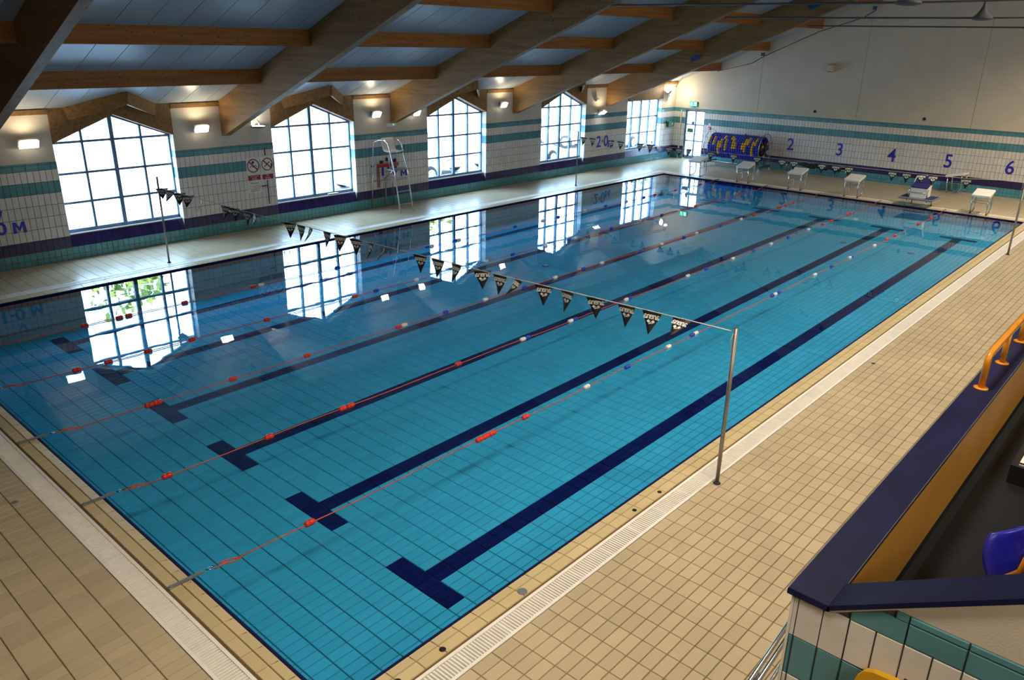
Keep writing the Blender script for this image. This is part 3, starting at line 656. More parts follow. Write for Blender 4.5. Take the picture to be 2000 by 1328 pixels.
def car(x, y, rz, paint, label):
    t = thing('car', label, 'car', (0, 0, 0), 'parked cars outside'); S = [(-2.1, .55, .62, .30), (-1.95, .80, .82, .25), (-1.3, .86, .90, .22), (-.4, .88, .93, .20), (.6, .88, .92, .20), (1.4, .85, .84, .22), (1.95, .76, .70, .26), (2.12, .60, .55, .32)]
    m = MB(); rings = []
    for sx, hw, zt_, zb_ in S: rings += [(sx, -hw*.95, zb_), (sx, -hw, (zb_+zt_)/2), (sx, -hw*.93, zt_), (sx, 0, zt_+.03), (sx, hw*.93, zt_), (sx, hw, (zb_+zt_)/2), (sx, hw*.95, zb_)]
    n = len(S); fs = [(i*7+k, i*7+(k+1) % 7, (i+1)*7+(k+1) % 7, (i+1)*7+k) for i in range(n-1) for k in range(7)] + [tuple(range(6, -1, -1)), tuple((n-1)*7+k for k in range(7))]
    m.add(rings, fs, True); body = m.build('body', paint, t)
    m = MB(); lo = [(-1.75, .78), (-1.0, .80), (.25, .80), (1.05, .76)]; hi = [(-1.35, .58), (-.8, .62), (.1, .62), (.25, .60)]
    vs = [(a, s*b, .90) for (a, b) in lo for s in (-1, 1)] + [(a, s*b, 1.42) for (a, b) in hi for s in (-1, 1)]
    fs = []
    for i in range(3):
        for s in (0, 1): fs.append((2*i+s, 2*i+2+s, 8+2*i+2+s, 8+2*i+s))
    fs += [(0, 1, 9, 8), (6, 7, 15, 14)]; m.add(vs, fs); m.build('window_band', 'cglass', t)
    m = MB(); m.prism([(-1.40, -.60, 1.40), (-.8, -.64, 1.44), (.1, -.64, 1.44), (.32, -.6, 1.40), (.32, .6, 1.40), (.1, .64, 1.44), (-.8, .64, 1.44), (-1.40, .6, 1.40)], (0, 0, .05)); m.build('roof_panel', paint, t)
    m = MB()
    for s in (-1, 1):
        for (a, b), (c, d) in zip(lo, hi): m.bar((a, s*b, .88), (c, s*d, 1.42), .05, .06)
    m.build('pillar_frame', paint, t)
    for wx in (-1.3, 1.3):
        for s in (-1, 1):
            w = MB(); w.lathe([(.20, 0), (.30, .0), (.32, .05), (.32, .17), (.30, .2), (.2, .2)], (wx, s*.80-.1, .32), (0, 1, 0), 20); w = w.build('wheel', 'tyre', t)
            r = MB(); r.lathe([(.2, 0), (.2, .02), (.05, .03)], (wx, s*.91, .32), (0, s, 0), 12)
            for k in range(5): a = k*2*PI/5; r.bar((wx, s*.935, .32), (wx+.19*math.cos(a), s*.93, .32+.19*math.sin(a)), .04, .02, (0, 1, 0))
            r.build('rim', 'steel', w)
    for s in (-1, 1):
        MB().rbox((2.03, s*.55, .62), (.12, .3, .12), .03).build('headlamp', 'plastic', t); MB().rbox((-2.03, s*.55, .70), (.1, .25, .14), .03).build('tail_lamp', 'grey', t)
    MB().rbox((2.13, 0, .40), (.04, .5, .11), .01).build('number_plate', 'plastic', t); MB().rbox((2.08, 0, .55), (.06, .7, .12), .02).build('grille', 'blkp', t)
    t.location = (x, y, -.02); t.rotation_euler = (0, 0, rz)
car(15.12, 17.80, 0, 'carw', 'white car whose front wheel shows at the lower left of the third window')
car(18.45, 19.95, -PI/2, 'carw', 'white car parked nose towards the third window')
car(21.98, 17.80, 0, 'carw', 'white car with a spoked wheel low in the fourth window')
car(28.6, 21.6, PI/2+.3, 'cars', 'silver car beyond the right half of the fourth window')
car(31.6, 18.7, .1, 'cars', 'silver car at the bottom left of the fifth window')
# ================================================================== THINGS IN THE HALL
# ---- lane ropes
def chain_prof(): return [(.010, -.064), (.026, -.058), (.035, -.042), (.035, -.013), (.031, -.011), (.031, -.007), (.035, -.005), (.035, .042), (.026, .058), (.010, .064)]
FM = {}
for k, mm in (('R', 'red'), ('W', 'wfloat'), ('B', 'bfloat')):
    o = MB().lathe(chain_prof(), (0, 0, 0), X, 12).build('float', mm); FM[k] = o.data; bpy.data.objects.remove(o)
ROPES = [(2.24, 'R1.31 R3.89 R4.01 R4.13 R4.79 W6.19 B7.26 W8.50 B9.29 W9.42 B12.54 W12.69 B12.89 W14.76 B15.73 W16.91 B17.04 W18.66 R19.62 R20.29 R22.38 R22.51 R23.64', 'lane rope nearest the spectators, first from the right'),
 (4.25, 'R0.72 R2.06 R3.22 R3.35 R5.46 W7.02 B7.15 W8.36 B8.49 W10.18 B10.31 W12.60 B13.43 W14.73 B15.82 W16.84 B17.89 W19.25 R20.29 R20.92 R22.24 R22.47', 'second lane rope from the spectator side'),
 (6.26, 'R1.42 R1.54 R2.69 R4.00 R5.92 W6.06 B7.08 W8.17 B9.36 W10.38 B11.40 W12.12 B13.72 W14.74 B15.85 W16.53 B17.88 W19.15 R20.01 R21.71 R21.86 R22.27 R22.91', 'middle lane rope of the five'),
 (8.26, 'R1.21 R1.68 R2.31 R3.06 R4.49 R6.47 B7.01 W8.10 W10.28 B11.20 W12.44 B13.41 W13.66 B15.32 W16.77 B17.95 W18.91 R19.97 R21.11 R22.98', 'second lane rope from the window side'),
 (10.25, 'R2.08 R2.68 R2.85 R3.92 R5.39 W5.58 B7.50 B10.22 W10.36 B11.17 W11.31 B13.50 W14.72 B15.41 W16.75 B17.82 W18.98 B20.02 R20.70 R22.06 R23.84', 'lane rope nearest the windows')]
for y, fl, lab in ROPES:
    t = thing('lane_rope', 'orange cord with coloured floats, ' + lab, 'lane rope', (0, y, 0), 'lane ropes across the pool')
    zr_ = WATER + .012
    m = MB(); pts = [(.45+(L-.8)*k/60, y+.012*math.sin(k*.7+y), zr_+.003*math.sin(k*1.3)) for k in range(61)]; m.tube(pts, .007, 6); m.build('cord', 'rope', t)
    for f in fl.split():
        x = float(f[1:]); o = link('float', FM[f[0]], t, (x, y, zr_+.004)); o.rotation_euler = (x*7, 0, .05*math.sin(x*5))
    m = MB(); m.tube([(.30, y-.012, .0), (.38, y+.03, -.01), (.48, y+.02, zr_), (.52, y, zr_), (.46, y-.02, zr_), (.36, y-.03, -.008)], .007, 6, True); m.build('end_loop', 'rope', t)
    m = MB(); m.tube([(.22, y-.03, .0), (.30, y-.022, .002), (.36, y-.02, 0), (.36, y+.015, 0), (.28, y+.02, 0)], .007, 6); m.build('end_knot', 'rope', t)
    m = MB(); m.tube([(.15, y, .012), (.19, y+.02, .010), (.24, y, .008), (.19, y-.02, .010)], .007, 6, True); m.build('shackle', 'chrome', t)
    for e in (0, 1):
        m = MB(); q = (lambda a: a) if e == 0 else (lambda a: L-a)
        m.bar((q(-.20), y, .010), (q(.12), y, .012), .035, .018); m.rbox((q(-.20), y, .008), (.05, .055, .016), .008); m.tube([(q(-.20), y, .0), (q(-.20), y, .03)], .012, 8); o = m.build('anchor_bar', 'grey', t)
    m = MB(); m.tube([(L-.38, y, zr_), (L-.12, y, .01)], .008, 6); m.build('end_loop', 'rope', t)
# ---- flag posts and pennant lines
posts = [((5.0, -.55), 1.93, 'grey flag post standing alone at the near right edge of the pool'), ((5.0, W+.575), 1.93, 'grey flag post in front of the first window'), ((20.0, -.55), 1.93, 'grey flag post at the far right edge of the pool'), ((20.0, W+.575), 1.90, 'grey flag post in front of the fourth window')]
for (x, y), h, lab in posts:
    t = thing('flag_post', lab, 'post', (x, y, 0), 'flag posts')
    MB().tube([(x, y, -.005), (x, y, h)], .0235 if y < 0 else .021, 12).build('pole', 'post', t)
    MB().lathe([(.045, 0), (.045, .006), (.03, .012), (.026, .03)], (x, y, 0), n=16).build('socket', 'dark', t)
    m = MB(); m.tube([(x-.026, y, h-.07), (x, y+.026, h-.06), (x+.026, y, h-.07), (x, y-.026, h-.08)], .006, 6, True); m.tube([(x, y+.025, h-.06), (x-.01, y+.045, h-.16), (x, y+.04, h-.22), (x-.004, y+.05, h-.3)], .004, 5); m.build('tied_cord', 'cord', t)
def pennant_mesh():
    a = .125; h = .27; n = 6; vs = []; fs = []
    for k in range(n+1):
        t_ = k/n; w_ = a*(1-t_)+.004; off = .012*math.sin(t_*4)
        vs += [(0+off, -w_, -t_*h), (off+.006*math.sin(t_*7), 0, -t_*h), (off, w_, -t_*h)]
    for k in range(n): b = 3*k; fs += [(b, b+1, b+4, b+3), (b+1, b+2, b+5, b+4)]
    o = MB().add(vs, fs, True).build('pennant', 'black'); s = o.modifiers.new('s', 'SOLIDIFY'); s.thickness = .004; s.offset = 0
    dg = bpy.context.evaluated_depsgraph_get(); me = bpy.data.meshes.new_from_object(o.evaluated_get(dg)); bpy.data.objects.remove(o); return me
PEN = pennant_mesh()
def print_mesh():
    """the white word and the lozenge mark, for both faces of the flag, in the flag's own frame"""
    tm = text_mesh('arena', .100, .0015, 'print', .9, .006); m = MB()
    for s in (-1, 1):
        vs = [(s*(.0035+v.co.z) + .006, -s*v.co.x*1.02, v.co.y*1.1-.056) for v in tm.vertices]; m.add(vs, [tuple(p.vertices) for p in tm.polygons])
        for cy, cz in ((-.030, -.112), (.030, -.112), (0, -.146)):
            if (cy, cz) == (0, -.146): q = [(-.026, -.150), (0, -.128), (.026, -.150), (0, -.172)]
            else: sg = 1 if cy > 0 else -1; q = [(sg*.004, -.120), (sg*.030, -.098), (sg*.054, -.118), (sg*.028, -.142)]
            m.prism([(s*.0035+.010, a, b) for a, b in q], (s*.0015, 0, 0))
    o = m.build('print', 'print'); me = o.data; bpy.data.objects.remove(o); return me
PRT = print_mesh()
NEAR = [(.11, -.12, .9), (.51, .1, .25), (.87, 0, 0), (1.32, .35, -.1), (1.77, -.25, .15), (2.16, .3, 0), (2.59, -.5, .75), (2.94, 0, .1), (3.27, .8, -.1), (3.79, -.2, .3), (4.18, .1, .1), (4.57, .2, 0), (5.38, -.7, .55), (5.75, -.35, .25), (6.14, .3, 0), (6.55, .4, .2), (6.93, -.1, .1), (7.38, -.4, .5), (7.69, 0, .1), (8.03, .5, .1), (9.20, -.3, .3), (9.50, .15, 0), (9.96, .4, -.1), (10.28, .2, .2), (11.18, -.5, .5), (11.80, .8, .6), (12.18, 1.0, .5), (12.57, .5, .7), (12.97, 1.1, .7)]
FAR = [(12.87, .2, .3), (12.5, .1, 0), (11.7, -.1, .1), (11.32, .2, 0), (10.54, 0, .1), (10.15, 0, 0), (9.42, .2, .2), (9.05, .2, 0), (8.70, -.3, .3), (7.92, .2, 0), (7.15, 0, .1), (6.39, .1, 0), (5.61, .1, 0), (5.25, .2, .1), (4.43, .1, 0), (4.04, 0, 0), (3.67, .1, .1), (2.52, 0, 0), (2.16, 0, 0), (1.80, .3, .5), (1.51, .2, .4), (.73, 0, 0)]
def rope_z(y, near):
    if near: return float(np.interp(y, [-.55, .1, 1, 2, 3, 4, 5.5, 7, 8, 9.3, 13.13], [1.885, 1.875, 1.855, 1.83, 1.805, 1.79, 1.765, 1.74, 1.725, 1.70, 1.695]))
    return float(np.interp(y, [-.55, .7, 2, 5, 9, 13.13], [1.83, 1.745, 1.725, 1.715, 1.705, 1.715]))
for x, data, lab in ((5.0, NEAR, 'string of black pennants slung across the near end of the pool'), (20.0, FAR, 'string of black pennants slung across the far end of the pool')):
    near = x < 10; t = thing('pennant_line', lab, 'pennants', (x, 6.3, 0), 'pennant lines over the pool')
    m = MB(); m.tube([(x, y, rope_z(y, near)) for y in np.linspace(-.55+.055, 13.135-.05, 50)], .0055, 6); m.build('cord', 'cord', t)
    for y, tw, fold in data:
        z = rope_z(y, near); p = link('pennant', PEN, t, (x, y, z)); R = Matrix.Rotation(math.atan2(rope_z(y+.1, near)-rope_z(y-.1, near), .2), 4, 'X') @ Matrix.Rotation(tw, 4, 'Z') @ Matrix.Rotation(fold, 4, 'Y')
        p.matrix_local = Matrix.Translation(p.location) @ R
        q = link('print', PRT, None, (0, 0, 0)); q.parent = p; q.location = (0, 0, 0)
# ---- starting blocks
def block_proto():
    y0, x0 = 0, 25.05
    t = thing('starting_block', 'x', 'starting block', (25.15, 0, 0), 'starting blocks at the far end')
    A = Vector((25.02, 0, .585)); B = Vector((25.60, 0, .715)); d = (B-A).normalized(); R = Matrix((d, Y, d.cross(Vector(Y)))).transposed()
    m = MB(); m.rbox((A+B)/2-Vector((0, 0, .01)), (.60, .52, .075), .012, R); m.build('top_plate', 'plastic', t)
    m = MB(); m.box((A+B)/2 - Vector((0, 0, .035)), (.52, .46, .02), R); m.build('under_frame', 'steel', t)
    for s in (-.225, .225): MB().tube([(25.08, s, .58), (25.15, s, .0)], .020, 8).build('front_leg', 'chrome', t)
    for s in (-.225, .225):
        MB().tube([(25.54, s, .69), (25.58, s, .40), (25.60, s, .22), (25.57, s, .11), (25.48, s, .05), (25.34, s, .027), (25.15, s, .027)], .018, 8).build('rear_leg', 'steel', t)
    for a, b in (((25.11, -.27, .36), (25.11, .27, .36)), ((25.585, -.27, .36), (25.585, .27, .36)), ((25.11, -.225, .36), (25.585, -.225, .36)), ((25.11, .225, .36), (25.585, .225, .36))): MB().tube([a, b], .010, 6).build('stretcher', 'steel', t)
    for s in (-.225, .225): MB().lathe([(.03, 0), (.03, .008), (.017, .02)], (25.15, s, 0), n=12).build('foot', 'blkp', t)
    return t
bp_ = block_proto(); lab = ['cream topped starting block in front of the fire door, lane one', 'cream topped starting block before the blue reel, lane two', 'cream topped starting block right of the black roller rack', 'cream topped starting block left of the low grey platform', 'cream topped starting block beside the far right flag post, lane six']
first = True; block_lab = None
for yl, lb in zip((11.25, 9.24, 7.23, 5.23, 1.30), lab):
    o = bp_ if first else copy_tree(bp_, loc=(25.15, yl, 0)); o.location = (25.15, yl, 0); o['label'] = lb; first = False
o = copy_tree(bp_, loc=(28.95, 3.1, 0)); o['label'] = 'spare starting block turned away and pushed against the end wall'; o.rotation_euler = (0, 0, -PI/2-.12)
# lane five: low platform with a navy padded block on it
t = thing('starting_block', 'low grey platform with a white box block and navy sloping pads', 'starting block', (25.2, 3.08, 0), 'starting blocks at the far end')
m = MB(); m.rbox((25.22, 3.08, .275), (.98, 1.04, .05), .02); m.build('platform', 'grey', t)
for y in (2.72, 3.44): m = MB(); m.box2((24.85, y-.13, .30), (25.6, y+.13, .305)); m.build('grip_pad', 'pad', t)
for y in (2.78, 3.38): MB().tube([(24.93, y, .26), (24.93, y, .03)], .016, 8).build('leg', 'chrome', t); MB().tube([(25.6, y, .26), (25.6, y, 0)], .016, 8).build('leg', 'steel', t)
MB().tube([(24.93, 2.74, .06), (24.93, 3.42, .06)], .018, 8).build('cross_tube', 'steel', t)
m = MB(); m.prism([(24.98, 2.84, .30), (25.02, 2.84, .60), (25.5, 2.84, .74), (25.5, 2.84, .30)], (0, .48, 0)); m.build('box_body', 'plastic', t)
m = MB(); m.prism([(25.0, 2.83, .605), (25.34, 2.83, .70), (25.34, 2.83, .735), (24.99, 2.83, .635)], (0, .50, 0)); m.build('foot_pad', 'pad', t)
m = MB(); m.prism([(25.36, 2.83, .72), (25.56, 2.83, .92), (25.54, 2.83, .945), (25.34, 2.83, .745)], (0, .50, 0)); m.build('kick_pad', 'pad', t)
m = MB(); m.prism([(25.375, 2.80, .715), (25.58, 2.80, .925), (25.56, 2.80, .95), (25.345, 2.80, .745)], (0, .03, 0)); m.prism([(25.375, 3.33, .715), (25.58, 3.33, .925), (25.56, 3.33, .95), (25.345, 3.33, .745)], (0, .03, 0)); m.box2((25.55, 2.8, .92), (25.585, 3.36, .955)); m.build('kick_frame', 'plastic', t)
for y in (2.80, 3.36): MB().tube([(24.99, y, .33), (24.96, y, .36), (24.97, y, .53), (25.02, y, .56)], .018, 8).build('hand_grip', 'chrome', t)
MB().tube([(24.965, 2.8, .46), (24.965, 3.36, .46)], .010, 6).build('cross_bar', 'steel', t)
# ---- reel wound with blue and yellow floats
RX, RY0, RY1, RZ, RR = 28.45, 10.10, 12.36, .87, .455
t = thing('lane_rope_reel', 'reel wound with blue and yellow lane floats by the fire door', 'reel', (RX, 11.2, 0))
MB().lathe([(.25, RY0-.06), (.25, RY1+.06)], (RX, 0, RZ), Y, 24).build('drum', 'blkp', t)
NC = 21; bl_, ye_ = MB(), MB()
for c in range(NC):
    yc = RY0+.05+(RY1-RY0-.1)*c/(NC-1); y_end = RNG.random()*2*PI; yl = .5 + .9*((c*37 % 11)/11); has = c in (1, 2, 4, 5, 6, 9, 10, 11, 13, 14, 15, 16, 18, 20); off = .9 + .35*math.sin(c*1.9)
    nb = 30
    for k in range(nb):
        a = 2*PI*k/nb; col = ye_ if has and ((a-(PI-off)) % (2*PI)) < yl else bl_
        rc_ = RR-.005; p = Vector((RX+rc_*math.cos(a), yc+.10*(k/nb-.5)*.9, RZ+rc_*math.sin(a))); d = Vector((-math.sin(a), 0, math.cos(a)))
        col.lathe([(.030, -.042), (.052, -.034), (.056, 0), (.052, .034), (.030, .042)], p, d, 8)
for nm, mb, mm in (('blue_float_coil', bl_, 'bluep'), ('yellow_float_coil', ye_, 'yellow')): o = mb.build(nm, mm, t); o['kind'] = 'stuff'
for k in range(7):
    a = k*2*PI/7; MB().lathe([(.03, -.03), (.05, -.02), (.05, .02), (.03, .03)], (RX+.27*math.cos(a), RY0-.09, RZ+.27*math.sin(a)), Y, 10).build('loose_float', 'yellow' if k % 2 else 'bluep', t)
for y in (RY0-.10, RY1+.10):
    MB().tube([(RX+.60*math.cos(a), y, RZ+.02+.60*math.sin(a)) for a in np.linspace(0, 2*PI, 40)[:-1]], .014, 8, True).build('hand_wheel', 'steel' if y < 11 else 'chrome', t)
    for a in (.4, 2.5, 4.6): MB().tube([(RX, y, RZ), (RX+.60*math.cos(a), y, RZ+.02+.60*math.sin(a))], .009, 6).build('wheel_spoke', 'steel', t)
    MB().tube([(RX, y, RZ), (RX, y, .22)], .03, 10).build('upright', 'bluepaint', t)
    MB().bar((RX-.42, y, .17), (RX+.62, y, .17), .07, .07).build('base_bar', 'bluepaint', t)
    for x in (RX-.40, RX+.58):
        c = MB().tube([(x, y, .15), (x, y, .09)], .014, 8).build('caster', 'chrome', t); MB().lathe([(.02, -.015), (.048, -.015), (.048, .015), (.02, .015)], (x, y, .048), Y, 14).build('caster_wheel', 'plastic', c)
MB().tube([(RX+.1, RY0-.1, .17), (RX+.1, RY1+.1, .17)], .02, 8).build('tie_tube', 'chrome', t)
# ---- dark rack low against the end wall
t = thing('equipment_rack', 'low rack of black rubber rollers on bent chrome legs by the end wall', 'rack', (28.9, 7.9, 0))
for y in (9.3, 8.95, 7.15, 6.9): MB().tube([(29.2, y, .42), (29.16, y, .25), (29.0, y, .06), (28.75, y-.12, .02)], .018, 8).build('bent_leg', 'chrome', t)
for z in (.42, .30): MB().tube([(29.18, 9.4, z), (29.18, 6.8, z)], .014, 8).build('rail', 'steel', t)
for k in range(9): MB().lathe([(.03, -.10), (.075, -.09), (.08, 0), (.075, .09), (.03, .10)], (29.10-.02*(k % 2), 8.55-.17*k, .37-.03*(k % 3)), Y, 12).build('roller', 'blkp', t)
# ---- lifeguard chair
t = thing('lifeguard_chair', 'tall chrome lifeguard chair with a white seat between two windows', 'chair', (12.5, 14.2, 0))
for x0, x1 in ((12.08, 12.25), (12.94, 12.74)):
    MB().tube([(x0, 14.78, .01), ((x0*.6+x1*.4), 14.75, 1.2), ((x0+x1)/2, 14.72, 1.86), ((x0+x1)/2, 14.66, 1.98), (x1, 14.52, 2.05), (x1, 14.28, 2.05), (x1, 14.14, 1.98), (x1, 14.07, 1.84), (x1+.02, 13.90, 1.2), (x1-.01, 13.66, .01)], .020, 10).build('side_frame', 'chrome', t)
for z, y in ((.26, 13.73), (.62, 13.80), (.96, 13.86)): m = MB(); m.bar((12.27, y, z), (12.77, y, z), .05, .022); m.build('rung', 'steel', t)
m = MB(); m.rbox((12.55, 14.05, 1.235), (.62, .36, .025), .01); m.build('foot_plate', 'steel', t)
for x in (12.42, 12.70): MB().tube([(x, 14.3, 1.24), (x, 14.3, 1.70)], .016, 8).build('seat_post', 'steel', t)
MB().tube([(12.12, 14.70, .85), (12.9, 14.70, .85)], .014, 8).build('back_brace', 'steel', t); MB().tube([(12.52, 14.72, .85), (12.42, 14.10, 1.22)], .014, 8).build('diagonal_brace', 'steel', t)
MB().tube([(12.60, 14.76, .01), (12.60, 14.74, .85)], .016, 8).build('back_leg', 'steel', t)
prof = [(14.02, 1.73), (14.10, 1.705), (14.28, 1.685), (14.40, 1.70), (14.47, 1.78), (14.52, 1.95), (14.55, 2.10)]; vs, fs = [], []; ws = [-.235, -.21, -.1, 0, .1, .21, .235]; nw = len(ws)
for k, (y, z) in enumerate(prof):
    for w_ in ws: c = .035*(abs(w_)/.235)**3; sc = .93 if k in (0, len(prof)-1) else 1; vs.append((12.54+w_*sc, y-(c if k > 3 else 0), z+(c if k <= 3 else 0)))
fs = [(k*nw+j, k*nw+j+1, (k+1)*nw+j+1, (k+1)*nw+j) for k in range(len(prof)-1) for j in range(nw-1)]
o = MB().add(vs, fs, True).build('seat_shell', 'plastic', t); s = o.modifiers.new('s', 'SOLIDIFY'); s.thickness = .02
MB().lathe([(.001, 0), (.05, 0), (.05, .006), (.001, .006)], (12.40, 14.485, 1.88), (0, -1, .3), 16).build('grip_hole', 'grey', t)
# ---- red rescue pole on its bracket behind the chair
MT['rescuered'] = mat('rescue_red', (.48, .015, .02), .4)
t = thing('rescue_pole', 'red rescue pole and sling on wall hooks behind the chrome chair', 'rescue pole', (12.7, YW-.04, 1.25))
m = MB(); m.rbox((12.77, YW-.06, 1.25), (.82, .06, .115), .02); m.build('float_body', 'rescuered', t)
for x in (12.375, 12.43): MB().tube([(x, YW-.04, 1.22), (x+.005, YW-.04, .60)], .012, 6).build('hanging_strap', 'rescuered', t)
for x, z in ((12.55, 1.34), (12.76, 1.41), (13.0, 1.35), (13.1, 1.36)): MB().box((x, YW-.025, z), (.07, .05, .1)).build('hook', 'navy', t)
MB().rbox((12.22, YW-.02, 1.25), (.12, .03, .05), .01).build('clip', 'blkp', t)
# ---- safety notices
def sign(name, label, x0, x1, z0, z1, loc_y=YW-.012):
    t = thing(name, label, 'sign', ((x0+x1)/2, loc_y, (z0+z1)/2), 'safety notices by the second window'); m = MB(); m.rbox(((x0+x1)/2, loc_y, (z0+z1)/2), (z1-z0, x1-x0, .006), .003, Matrix(((0, 1, 0), (0, 0, -1), (-1, 0, 0))).transposed().inverted() if False else Matrix(((0, 1, 0), (0, 0, -1), (-1, 0, 0))))
    m = MB(); m.box2((x0, loc_y-.003, z0), (x1, loc_y+.003, z1)); m.build('board', 'print', t); return t
def ring_bar(t, cx, cz, r, y):
    m = MB(); n = 36; vs = []
    for k in range(n):
        a = 2*PI*k/n
        for q in (r, r*.84): vs += [(cx+q*math.cos(a), y, cz+q*math.sin(a))]
    fs = [(2*k, 2*k+1, 2*((k+1) % n)+1, 2*((k+1) % n)) for k in range(n)]; m.add(vs, fs); d = Vector((.7071, 0, -.7071))*r*.92; m.bar((cx-d.x, y-.0008, cz-d.z), (cx+d.x, y-.0008, cz+d.z), .001, r*.15, (0, 0, 1)) if False else m.prism([(cx-d.x+.07*r, y-.0005, cz-d.z+.07*r), (cx-d.x-.07*r, y-.0005, cz-d.z-.07*r), (cx+d.x-.07*r, y-.0005, cz+d.z-.07*r), (cx+d.x+.07*r, y-.0005, cz+d.z+.07*r)], (0, -.0008, 0))
    m.build('prohibition_ring', 'redink', t)
MT['redink'] = mat('sign_red', (.28, .012, .02), .4)
ysn = YW-.016
t = sign('swimming_sign', 'white and red prohibition sign with a crossed-out swimmer', 8.115, 8.505, 1.26, 1.86); ring_bar(t, 8.31, 1.65, .178, ysn)
m = MB(); m.lathe([(.001, 0), (.035, 0), (.035, .001), (.001, .001)], (8.31, ysn, 1.735), (0, -1, 0), 14)
for x0, x1, z0, z1 in ((8.20, 8.26, 1.60, 1.655), (8.26, 8.31, 1.655, 1.61), (8.31, 8.37, 1.61, 1.665), (8.37, 8.42, 1.665, 1.61)): m.bar((x0, ysn, z0), (x1, ysn, z1), .002, .014, (0, 0, 1))
m.build('swimmer_symbol', 'blkp', t)
m = MB(); m.box2((8.135, ysn-.001, 1.275), (8.49, ysn+.002, 1.405)); m.build('red_panel', 'redink', t)
for k, s_ in enumerate(('No Swimming', 'Beyond', 'This Point')): put_text('lettering', s_, .042, (8.312, ysn-.004, 1.378-.038*k), X, Z, t, 'print', .001)
t = sign('diving_sign', 'white and red prohibition sign with a crossed-out diver', 8.525, 8.905, 1.24, 1.86); ring_bar(t, 8.72, 1.655, .168, ysn)
m = MB(); m.bar((8.63, ysn, 1.59), (8.80, ysn, 1.715), .002, .022, (0, 0, 1)); m.bar((8.66, ysn, 1.69), (8.72, ysn, 1.64), .002, .014, (0, 0, 1)); m.box2((8.825, ysn-.001, 1.57), (8.855, ysn+.001, 1.665)); m.build('diver_symbol', 'blkp', t)
m = MB(); m.box2((8.55, ysn-.001, 1.265), (8.875, ysn+.002, 1.395)); m.build('red_panel', 'redink', t)
for k, s_ in enumerate(('No', 'Diving')): put_text('lettering', s_, .06, (8.71, ysn-.004, 1.362-.058*k), X, Z, t, 'print', .001)
t = sign('notice_sign', 'white notice headed Notice below the swimmer sign', 8.115, 8.495, .95, 1.255)
put_text('lettering', 'Notice', .09, (8.305, ysn-.002, 1.20), X, Z, t, 'brownink', .002)
for k, s_ in enumerate(('All non swimmers', 'must be supervised', 'by a competent', 'adult swimmer')): put_text('lettering', s_, .044, (8.305, ysn-.002, 1.125-.043*k), X, Z, t, 'brownink', .002)
t = thing('depth_mark', 'maroon vertical line running behind the diver sign', 'marking', (8.69, YW-.003, .6))
for a, b in (((8.675, YW-.006, 1.88), (8.71, YW-.001, 2.09)), ((8.675, YW-.006, .60), (8.71, YW-.001, 1.235)), ((8.51, YW-.006, 1.075), (8.674, YW-.001, 1.11))): m = MB(); m.box2(a, b); m.build('strip', 'brownink', t)
yl = YW-.006
put_text('depth_lettering', '2·0', .62, (23.90, yl, 1.09), X, Z, wl_, 'ink', .006, sx=1.05, bold=.015)
put_text('depth_lettering', '1·5', .62, (12.83, yl, 1.13), X, Z, wl_, 'ink', .006, sx=.95, bold=.02)
put_text('depth_lettering', '1·0', .37, (2.16, yl, .895), X, Z, wl_, 'ink', .006, sx=1.1, bold=.03)
put_text('depth_lettering', 'V', .24, (2.32, yl, 1.18), X, Z, wl_, 'ink', .006, bold=.03)
# ---- floodlights on the window wall
def letter_m(x0, x1, z0, z1):
    w_ = (x1-x0)*.27; c = (x0+x1)/2; zz = z0+(z1-z0)*.12; q = w_*.9
    m = MB(); m.prism([(x, yl, z) for x, z in ((x0, z0), (x0+w_, z0), (x0+w_*.95, z1-(z1-z0)*.38), (c, zz), (x1-w_*.95, z1-(z1-z0)*.38), (x1-w_, z0), (x1, z0), (x1-w_*.2, z1), (x1-w_, z1), (c, z0+(z1-z0)*.52), (x0+w_, z1), (x0+w_*.2, z1))], (0, .005, 0)); m.build('depth_lettering', 'ink', wl_)
letter_m(24.29, 24.67, .84, 1.12); letter_m(13.30, 13.57, .85, 1.03); letter_m(2.525, 2.79, .768, 1.01)

def flood(x, z, label, y=YW, tilt=.5, size=.31, parent=None):
    t = thing('wall_floodlight', label, 'lamp', (x, y, z), 'floodlights along the window wall')
    R = Matrix.Rotation(tilt, 3, 'X'); c = Vector((x, y-.17, z))
    m = MB(); m.rbox(c, (size, .10, .20), .03, R); m.build('housing', 'plastic', t)
    m = MB(); m.box(c + R @ Vector((0, -.052, 0)), (size*.88, .008, .165), R); m.build('glass', 'lampglow', t)
    m = MB(); m.bar((x, y, z), (x, y-.13, z), .05, .03); m.box((x, y-.01, z), (.12, .02, .12)); m.build('bracket', 'grey', t)
    l = lamp('floodlight_beam', 'SPOT', c + Vector((0, -.12, .06)), 26, (1, .84, .55), size=.06); l.data.spot_size = 2.9; l.data.spot_blend = .8; aim(l, c + Vector((0, -.15, 1.0)))
    return t
flood(3.10, 2.64, 'glowing floodlight left of the first window', size=.42); flood(6.93, 2.71, 'glowing floodlight between the first window and the cracked beam', size=.38); flood(12.32, 2.77, 'glowing floodlight above and left of the lifeguard chair')
flood(13.87, 2.74, 'small glowing floodlight just left of the third window', size=.26); flood(17.80, 2.81, 'glowing floodlight between the third and fourth windows'); flood(23.55, 2.28, 'glowing floodlight low on the teal band above 2·0M', tilt=.9, size=.42)
t = thing('dish_uplight', 'dark dish uplighter hanging under the cracked beam', 'lamp', (8.42, YW, 2.68))
